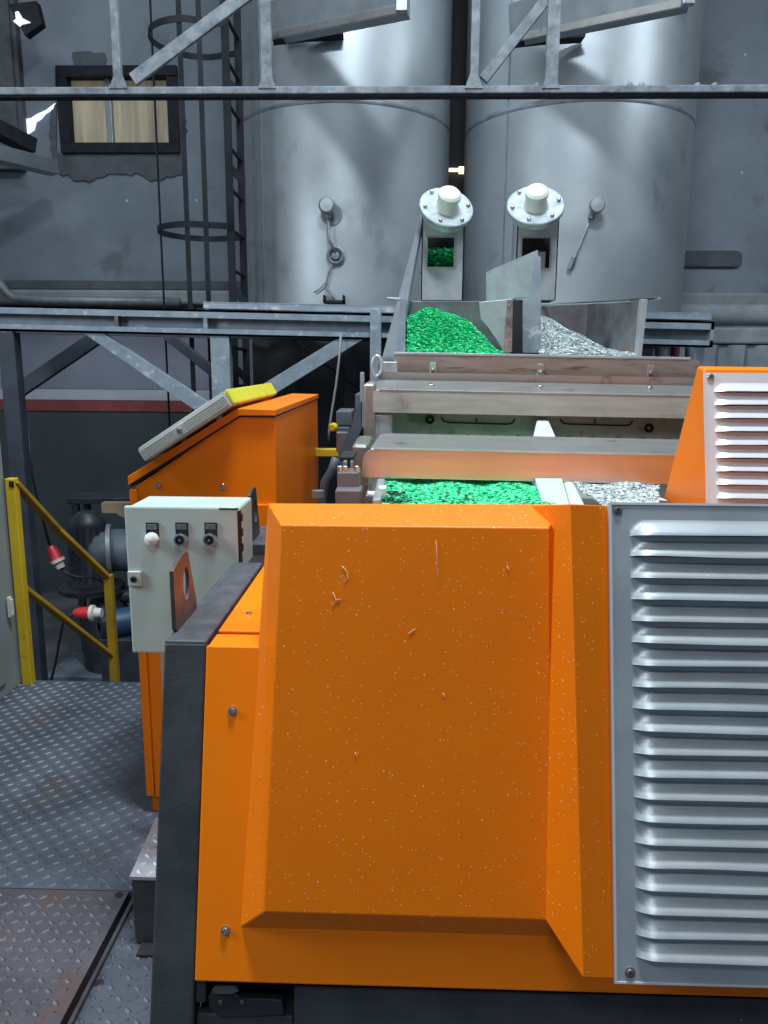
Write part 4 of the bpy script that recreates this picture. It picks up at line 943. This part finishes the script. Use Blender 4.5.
bolt('lock', p + Vector((-.003, -.006, 0)), (0, -1, 0), .009, .005, 'rubber', Cb)
for r in (0.02, .06, .1): obj('hinge', MB().cyl((bx1 - .008, Yx + .02, bz1 - r - .02), (bx1 - .008, Yx + .02, bz1 - r), .005), 'rubber', Cb)

# ================================================================== STEP BOX
a = PZ(135, 940, 0)
Sb = thing('step_box', 'small checker plate step box against the dark frame foot', 'step', (-.55, 2.0, 0))
zs = PY(135, 876.5, a.y).z
c = PZ(156, 818, zs)
pl4 = [(a.x, a.y), (-.46, a.y), (-.46, c.y), (c.x, c.y)]
obj('body', MB().prism([(x, y, -.01) for x, y in pl4], (0, 0, zs)), 'dark_frame', Sb, bevel=.003)
mb = MB().prism([(x, y, zs - .008) for x, y in [(a.x - .003, a.y - .004), (-.46, a.y - .004), (-.46, c.y), (c.x, c.y)]], (0, 0, .010))
tears(mb, a.x, -.46, a.y, c.y, zs + .002, lambda x, y: x > a.x + (c.x - a.x) * (y - a.y) / (c.y - a.y) + .015)
obj('tread', mb, 'checker_light', Sb)  if 'checker_light' in M else obj('tread', mb, 'checker', Sb)
obj('foot_plate', MB().box(a.x + .02, a.x + .2, a.y - .05, a.y - .004, -.014, -.004), 'rubber', Sb)

# ================================================================== FRONT MACHINE
K = .29
NN = Vector((0, -1, K)).normalized(); P0 = Vector((0, 1.35, 1.09)); DV = Vector((0, -K, -1)).normalized()  # down the lean
def PF(px, py, off=0.0): return PN(px, py, NN, P0, off)
def onplane(x, z, off=0.0):  # point on the leaning plane
    p = Vector((x, 1.35 - K * (1.09 - z), z)); return p + NN * off
Fm = thing('granulator_machine', 'large orange machine with charcoal frame, deep hoods and grey louvre panel', 'machine', (.3, 1.6, 0))
zbot = .04
# --- frame: post, bars
xpl, xpr = -.443, -.3645
t0 = onplane(xpl, 1.09, .004); 
def lean_box(x0, x1, z0, z1, off0, off1, m_, nm, bev=.003, parent=Fm, top_flat=False):
    a = [onplane(x0, z0, off1), onplane(x1, z0, off1), onplane(x1, z0, off0), onplane(x0, z0, off0)]
    b = [onplane(x0, z1, off1), onplane(x1, z1, off1), onplane(x1, z1, off0), onplane(x0, z1, off0)]
    return obj(nm, MB().hexa(a, b), m_, parent, bevel=bev)
lean_box(xpl, xpr, zbot, 1.086, -.05, .004, 'dark_frame', 'frame_post', .005)
obj('frame_bar', MB().prism([(xpl, 1.352, 1.035), (xpr - .001, 1.352, 1.035), (xpr - .001, 1.345, 1.09), (xpl, 1.345, 1.09)], (0, .575, 0)), 'bar_grey', Fm, bevel=.004)
obj('frame_bar', MB().box(xpl - .008, xpr - .004, 2.112, 2.36, 1.03, 1.093), 'bar_grey', Fm, bevel=.004)
obj('bar_gap_shade', MB().box(xpl + .01, xpr, 1.90, 2.13, 1.035, 1.06), 'black', Fm)  # black block stands in for the dark gap between the frame bars
# --- inner hull (dark), closes the machine
hull = [(xpr + .004, 1.41, 1.075), (xpr + .004, 1.13, .12), (xpr + .004, 1.97, .12), (xpr + .004, 1.97, 1.075)]
obj('inner_hull', MB().prism(hull, (1.55, 0, 0)), 'orange_clean', Fm)
# --- front panel
pf_l = -.3625; pf_top = 1.082
zpb = PF(195, 978).z
a_ = [onplane(pf_l, zpb, .012), onplane(1.2, zpb, .012), onplane(1.2, pf_top, .012), onplane(pf_l, pf_top, .012)]
obj('front_panel', MB().prism(a_, NN * -.015), 'orange_clean', Fm, bevel=.003)
# folded top lip then cover
yf = onplane(0, pf_top).y
obj('top_lip', MB().box(pf_l + .003, 1.2, yf - .008, yf + .055, pf_top - .006, pf_top + .002), 'orange_clean', Fm, bevel=.002)
obj('top_cover', MB().box(pf_l + .004, 1.2, yf + .062, 1.965, 1.074, 1.088), 'orange_clean', Fm, bevel=.003)
obj('cover_joint', MB().box(pf_l + .01, 1.15, yf + .054, yf + .064, 1.05, 1.077), 'black', Fm)
p = PZ(249, 614, 1.088); bolt('screw', p, (0, 0, 1), .007, .004, 'chrome', Fm)
for px, py in ((232.5, 711), (225.5, 930.5)):
    p = PF(px, py, .013); obj('washer', MB().cyl(p - NN * .001, p + NN * .0015, .0085, n=18), 'screw', Fm, smooth=True)
    bolt('screw', p, NN, .0062, .006, 'chrome', Fm)
# --- left hood (frustum)
e1_ = .045
outer = [PF(268, 503, .008), PF(238, 929, .008), PF(553, 938, .008), PF(560, 504, .008)]
inner = [PF(281, 525, .085), PF(264, 912, e1_), PF(551, 920, e1_), PF(549, 528, .085)]
obj('guard_hood', MB().hexa(outer, inner), 'orange', Fm, bevel=.0022)
hn = (inner[1] - inner[0]).cross(inner[3] - inner[0]).normalized()
hn = -hn if hn.y > 0 else hn
hp = lambda x, y: PN(x, y, hn, inner[0], .0012)
for path in ([(342, 566), (347, 571), (348, 578), (344, 583)], [(333, 592), (336, 600), (332, 607)], [(336, 600), (341, 599)], [(408, 634), (415, 629)], [(507, 566), (510, 572)],
             [(355, 752), (357, 758)], [(443, 693), (446, 698)], [(436, 505 + 35), (437, 560), (437, 585)]):
    obj('lint_fibre', MB().tube([hp(*q) for q in path], .00055 if path[0][0] != 436 else .0003, 5), 'lint', Fm, smooth='all')
# --- right hood
e2_ = .095
w1 = 1.05
ot = [PF(545, 503, .01), PF(549, 925, .01)]
f_tl, f_bl = PF(571, 505, e2_), PF(583, 978, e2_)
xl2 = (f_tl.x + f_bl.x) / 2
v_t, v_b = PF(546, 527, e1_), PF(549, 924, e1_)
b_t = PF(548, 504, .008)
zft, zfb = f_tl.z, f_bl.z
def hood_col(x, kind):
    if kind == 'face': return onplane(x, zft - e2_ * NN.z, e2_), onplane(x, zfb - e2_ * NN.z, e2_)
Ft, Fb = onplane(f_tl.x, zft - e2_ * NN.z, e2_), onplane(f_bl.x, zfb - e2_ * NN.z, e2_)
Gt, Gb = onplane(w1 + .1, zft - e2_ * NN.z, e2_), onplane(w1 + .1, zfb - e2_ * NN.z, e2_)
# base loop on the plane behind
Bt = PF(547, 504, .006); Bb = PF(552, 922, .006)
xv = (v_t.x + v_b.x) / 2 - .008
Bt = onplane(xv - .02, zft - .02, .004); Bb = onplane(xv - .02, v_b.z + .02, .004)
Ht = onplane(w1 + .15, zft - .02, .004); Hb_ = onplane(w1 + .15, zfb - .02, .004)
Vb = onplane(xv, v_b.z - e1_ * NN.z - .0, e1_)
Ft, Fb = PF(570, 504, e2_ + .03), PF(583, 978, e2_ + .03)
xs2 = PF(607, 504, e2_).x + .004
Mt, Mb_ = onplane(xs2, zft - e2_ * NN.z, e2_), onplane(xs2 + .006, zfb - e2_ * NN.z, e2_)
mb = MB().add([Ft, Fb, Gb, Gt, Bt, Bb, Hb_, Ht, Mt, Mb_], [(0, 1, 9, 8), (8, 9, 2, 3), (0, 4, 5, 1), (0, 8, 3, 7, 4), (1, 5, 6, 2, 9), (3, 2, 6, 7), (4, 7, 6, 5)])
obj('side_hood', mb, 'orange', Fm, bevel=.002)

obj('mirrored_slope', MB().prism([(-.17, 1.432, 1.08), (-.17, 1.960, 1.08), (-.17, 1.900, 1.15), (-.17, 1.440, 1.318)], (1.25, 0, 0)), 'orange_clean', Fm, bevel=.004)  # unseen orange slope, added so the front cover plate mirrors it
# --- louvre panel
def louver_panel(parent, x0, x1, ztop, zbotm, K_, pt, first_s, pitch, count, lx0, lx1, m_, D=.0160, name='louvre_panel'):
    """pt(x, s, o): world point; s is distance down the face, o the distance outward"""
    L = pt(0, 0, 0); mb = MB()
    up_in = [lx0 + d for d in (0, .004, .009, .016, .024, .034, .05)]
    nseg = 14; us = up_in + [lx0 + .05 + (lx1 - lx0 - .1) * (k + 1) / nseg for k in range(nseg)] + [lx1 - d for d in (.034, .024, .016, .009, .004, 0)]
    def amp(u):
        d = min(u - lx0, lx1 - u); t = max(0, min(1, d / .032)); return math.sin(t * math.pi / 2) ** .9
    q = lambda x, s, o: pt(x, s, o)
    H = zbotm
    def rect(xa, xb, sa, sb): mb.add([q(xa, sa, 0), q(xb, sa, 0), q(xb, sb, 0), q(xa, sb, 0)], [(0, 1, 2, 3)])
    rect(x0, lx0, 0, H); rect(lx1, x1, 0, H); lf = pitch * .74
    s_first = first_s - lf; rect(lx0, lx1, 0, s_first); rect(lx0, lx1, first_s + (count - 1) * pitch, H)
    tt = (0, .08, .25, .5, .75, .93, 1.0); pr = (0, .05, .22, .5, .78, .97, 1.0)
    for i in range(count):
        s0 = first_s + i * pitch - lf; wob = random.uniform(-.0012, .0012); w2 = random.uniform(.5, 2.5); D_ = D * random.uniform(.92, 1.06)
        base = len(mb.v); nt_ = len(tt) + 1
        for u in us:
            a = amp(u)
            for t, r in zip(tt, pr):
                r2_ = max(0, (t - (1 - a) * .9) / max(1e-4, 1 - (1 - a) * .9)); r2_ = r if a > .999 else r2_
                mb.v.append(q(u, s0 + lf * t + wob * math.sin(u * 9 * w2) * t, D_ * a * r2_))
            mb.v.append(q(u, s0 + lf - .0015 * a, max(0, D_ * a - .003)))
        for k in range(len(us) - 1):
            for j in range(nt_ - 1):
                A = base + k * nt_ + j; mb.f.append((A, A + 1, A + nt_ + 1, A + nt_))
        if i < count - 1: rect(lx0, lx1, s0 + lf + .0005, s0 + pitch)
    o = obj(name, mb, m_, parent)
    for p in o.data.polygons: p.use_smooth = True
    md = o.modifiers.new('split', 'EDGE_SPLIT'); md.split_angle = R_(50)
    return o
off_l = e2_ + .012
lt, lb = PF(607, 504, off_l), PF(619.5, 982, off_l)
lx_ = (lt.x + lb.x) / 2; H = (lb - lt).length
def pt1(x, s, o): return Vector((x, lt.y, lt.z)) + DV * s + NN * o
s534 = (PF(690, 535.5, off_l + .012) - lt); s534 = s534.dot(DV); s961 = (PF(690, 962, off_l + .012) - lt).dot(DV)
pit = (s961 - s534) / 19
lxa = (PF(627, 545, off_l).x + PF(639, 950, off_l).x) / 2
louver_panel(Fm, lx_, w1, 0, H, K, pt1, s534, pit, 20, lxa, .97, 'louver')
# rim around the panel (folded edge) and black interior behind it
obj('panel_rim', MB().hexa([pt1(lx_ - .003, -.002, -.014), pt1(lx_ - .003, H + .002, -.014), pt1(lx_ + .0015, H + .002, -.014), pt1(lx_ + .0015, -.002, -.014)],
                           [pt1(lx_ - .003, -.002, .002), pt1(lx_ - .003, H + .002, .002), pt1(lx_ + .0015, H + .002, .002), pt1(lx_ + .0015, -.002, .002)])
    .hexa([pt1(lx_, -.003, -.014), pt1(w1, -.003, -.014), pt1(w1, .001, -.014), pt1(lx_, .001, -.014)], [pt1(lx_, -.003, .002), pt1(w1, -.003, .002), pt1(w1, .001, .002), pt1(lx_, .001, .002)])
    .hexa([pt1(lx_, H - .001, -.014), pt1(w1, H - .001, -.014), pt1(w1, H + .002, -.014), pt1(lx_, H + .002, -.014)], [pt1(lx_, H - .001, .0015), pt1(w1, H - .001, .0015), pt1(w1, H + .002, .0015), pt1(lx_, H + .002, .0015)]), 'louver2', Fm)
obj('vent_interior', MB().hexa([pt1(lx_ + .01, .01, -.012), pt1(w1 - .01, .01, -.012), pt1(w1 - .01, H - .01, -.012), pt1(lx_ + .01, H - .01, -.012)],
                               [pt1(lx_ + .01, .01, -.009), pt1(w1 - .01, .01, -.009), pt1(w1 - .01, H - .01, -.009), pt1(lx_ + .01, H - .01, -.009)]), 'black', Fm)
for px, py in ((617.5, 510.5), (630, 972.5)):
    p = PF(px, py, off_l); obj('washer', MB().cyl(p - NN * .001, p + NN * .0012, .0088, n=20), 'screw', Fm, smooth=True)
    bolt('screw', p, NN, .0068, .005, 'lug', Fm)
# --- lower frame with latch
lean_box(-.315, -.30, .2, zpb + .0, -.06, -.01, 'black', 'gap_filler', 0)
zl0 = PF(300, 984).z
lean_box(PF(294, 1000, -.01).x, 1.2, zbot, PF(300, 985, -.005).z, -.05, -.006, 'dark_frame', 'base_panel', .004)
lean_box(PF(196, 1010).x, PF(293, 1010).x, zbot, PF(230, 1013, -.005).z, -.05, -.006, 'dark_frame', 'base_panel', .004)
lean_box(xpr + .001, PF(205, 1000).x, PF(200, 1004).z, PF(200, 978).z, -.03, -.004, 'dark_frame', 'filler_block', .002)
lean_box(xpr + .001, PF(296, 1000).x + .01, PF(230, 1014).z - .01, zpb + .02, -.06, -.045, 'black', 'recess', 0)
la, lb_ = PF(212, 987, .0), PF(286, 1010, .0)
lt_ = obj('latch', MB().prism(rounded([PF(211, 992, -.02), PF(214, 986, -.02), PF(238, 986, -.02), PF(243, 992, -.02), PF(284, 994, -.02), PF(286, 1009, -.02), PF(222, 1011, -.02), PF(213, 1003, -.02)], .002, 2), NN * .02), 'rubber', Fm, bevel=.0015)
obj('latch_lever', MB().prism(rounded([PF(213, 988, .0), PF(215, 984.5, .0), PF(236, 984.5, .0), PF(240, 989, .0), PF(232, 992, .0), PF(215, 992, .0)], .002, 2), NN * .008), 'dark_frame', lt_, bevel=.001)
for px in (221, 242): bolt('latch_bolt', PF(px, 1002, .0), NN, .004, .003, 'lug', lt_)

# --- lifting lugs on the bar
def lug(y0, y1, yt0, yt1, ztop, zb, m_, ch):
    x = xpl + .002
    outer = rounded([(x, y0, zb), (x, y1, zb), (x, yt1, ztop), (x, yt0, ztop), (x, y0, ztop - ch)], [0, 0, .008, .006, .004], 4)
    # plate with a real oval hole: ring of quads between outline and hole
    cy_, cz_ = (y0 + y1) / 2 + .002, zb + (ztop - zb) * .56; ry, rz_ = .021, .034; N = 36
    inn, out = [], []
    import mathutils
    for k in range(N):
        a = 2 * math.pi * k / N; d = Vector((0, math.cos(a), math.sin(a)))
        inn.append(Vector((x, cy_ + ry * math.cos(a), cz_ + rz_ * math.sin(a))))
        best = None; c0 = Vector((x, cy_, cz_))
        for i in range(len(outer)):
            p, q = outer[i], outer[(i + 1) % len(outer)]; e = q - p
            den = d.y * e.z - d.z * e.y
            if abs(den) < 1e-9: continue
            t = ((p.y - cy_) * e.z - (p.z - cz_) * e.y) / den; u = ((p.y - cy_) * d.z - (p.z - cz_) * d.y) / den
            if t > 0 and -1e-6 <= u <= 1 + 1e-6 and (best is None or t < best): best = t
        out.append(c0 + d * (best or .05))
    T_ = Vector((.008, 0, 0)); mb = MB()
    vs = inn + out + [v + T_ for v in inn] + [v + T_ for v in out]; fs = []
    for k in range(N):
        l = (k + 1) % N
        fs += [(k, l, N + l, N + k), (2 * N + k, 3 * N + k, 3 * N + l, 2 * N + l), (k, 2 * N + k, 2 * N + l, l), (N + k, N + l, 3 * N + l, 3 * N + k)]
    mb.add(vs, fs)
    return obj('lifting_lug', mb, m_, Fm)
lug(1.388, 1.545, 1.452, 1.486, 1.228, 1.085, 'lug', .014)
lug(2.12, 2.25, 2.16, 2.20, 1.243, 1.085, 'dark_frame', .01)

# ================================================================== UPPER LOUVRED HOUSING
Uh = thing('vent_housing', 'orange housing with pale louvre panel behind the front machine at right', 'housing', (1.2, 2.1, .9))
yq = 2.2
p_tl = PN(703, 370, (0, -1, K), (0, yq, 1.58), 0)
P1 = Vector((0, p_tl.y, p_tl.z))
def onp1(x, z, off=0.0): return Vector((x, P1.y - K * (P1.z - z), z)) + NN * off
def PU(px, py, off=0.0): return PN(px, py, NN, P1, off)
ftl = PU(702, 368); fbl = PU(708, 500)
fx = (ftl.x + fbl.x) / 2; ztp = ftl.z; zlo = 1.0
btl = PY(697, 366, ftl.y + .05); bbl = PY(663, 500, 2.45)
k2 = (zlo - bbl.z) / (btl.z - bbl.z); blo = bbl + (btl - bbl) * k2
Xr = 1.75
A = [Vector((fx, onp1(0, ztp).y, ztp)), onp1(fx, zlo), onp1(Xr, zlo), onp1(Xr, ztp)]
B = [btl, blo, Vector((Xr, blo.y, zlo)), Vector((Xr, btl.y, ztp))]
obj('housing_shell', MB().hexa(A, B), 'orange_clean', Uh, bevel=.008, seg=3)
obj('support_leg', MB().box(Xr - .3, Xr - .2, 2.1, 2.2, 0, zlo), 'dark_frame', Uh)
obj('support_leg', MB().box(fx + .1, fx + .2, 2.1, 2.2, 0, zlo), 'dark_frame', Uh)
ut = PU(704.5, 372.5, .014)
ux = (PU(704.5, 372.5, .014).x + PU(708, 500, .014).x) / 2
def pt2(x, s, o): return Vector((ux, ut.y, ut.z)) + Vector((x - ux, 0, 0)) + DV * s + NN * o
sa = (PU(740, 391.5, .026) - ut).dot(DV); sb = (PU(740, 498.5, .026) - ut).dot(DV)
louver_panel(Uh, ux, 1.68, 0, (sb - sa) / 8 * 14 + sa, K, pt2, sa, (sb - sa) / 8, 13, PU(715, 440, .014).x, 1.55, 'louver2')
H2 = (sb - sa) / 8 * 14 + sa
obj('vent_interior', MB().hexa([pt2(ux + .005, .005, -.0115), pt2(1.67, .005, -.0115), pt2(1.67, H2 - .01, -.0115), pt2(ux + .005, H2 - .01, -.0115)],
                               [pt2(ux + .005, .005, -.008), pt2(1.67, .005, -.008), pt2(1.67, H2 - .01, -.008), pt2(ux + .005, H2 - .01, -.008)]), 'lug', Uh)
obj('panel_rim', MB().hexa([pt2(ux, 0, -.013), pt2(ux, H2, -.013), pt2(ux + .003, H2, -.013), pt2(ux + .003, 0, -.013)], [pt2(ux, 0, .001), pt2(ux, H2, .001), pt2(ux + .003, H2, .001), pt2(ux + .003, 0, .001)]), 'louver2', Uh)
p = PU(705, 377, .014); p = PU(706, 377, .015); bolt('screw', p + Vector((.012, 0, 0)), NN, .010, .006, 'screw', Uh)
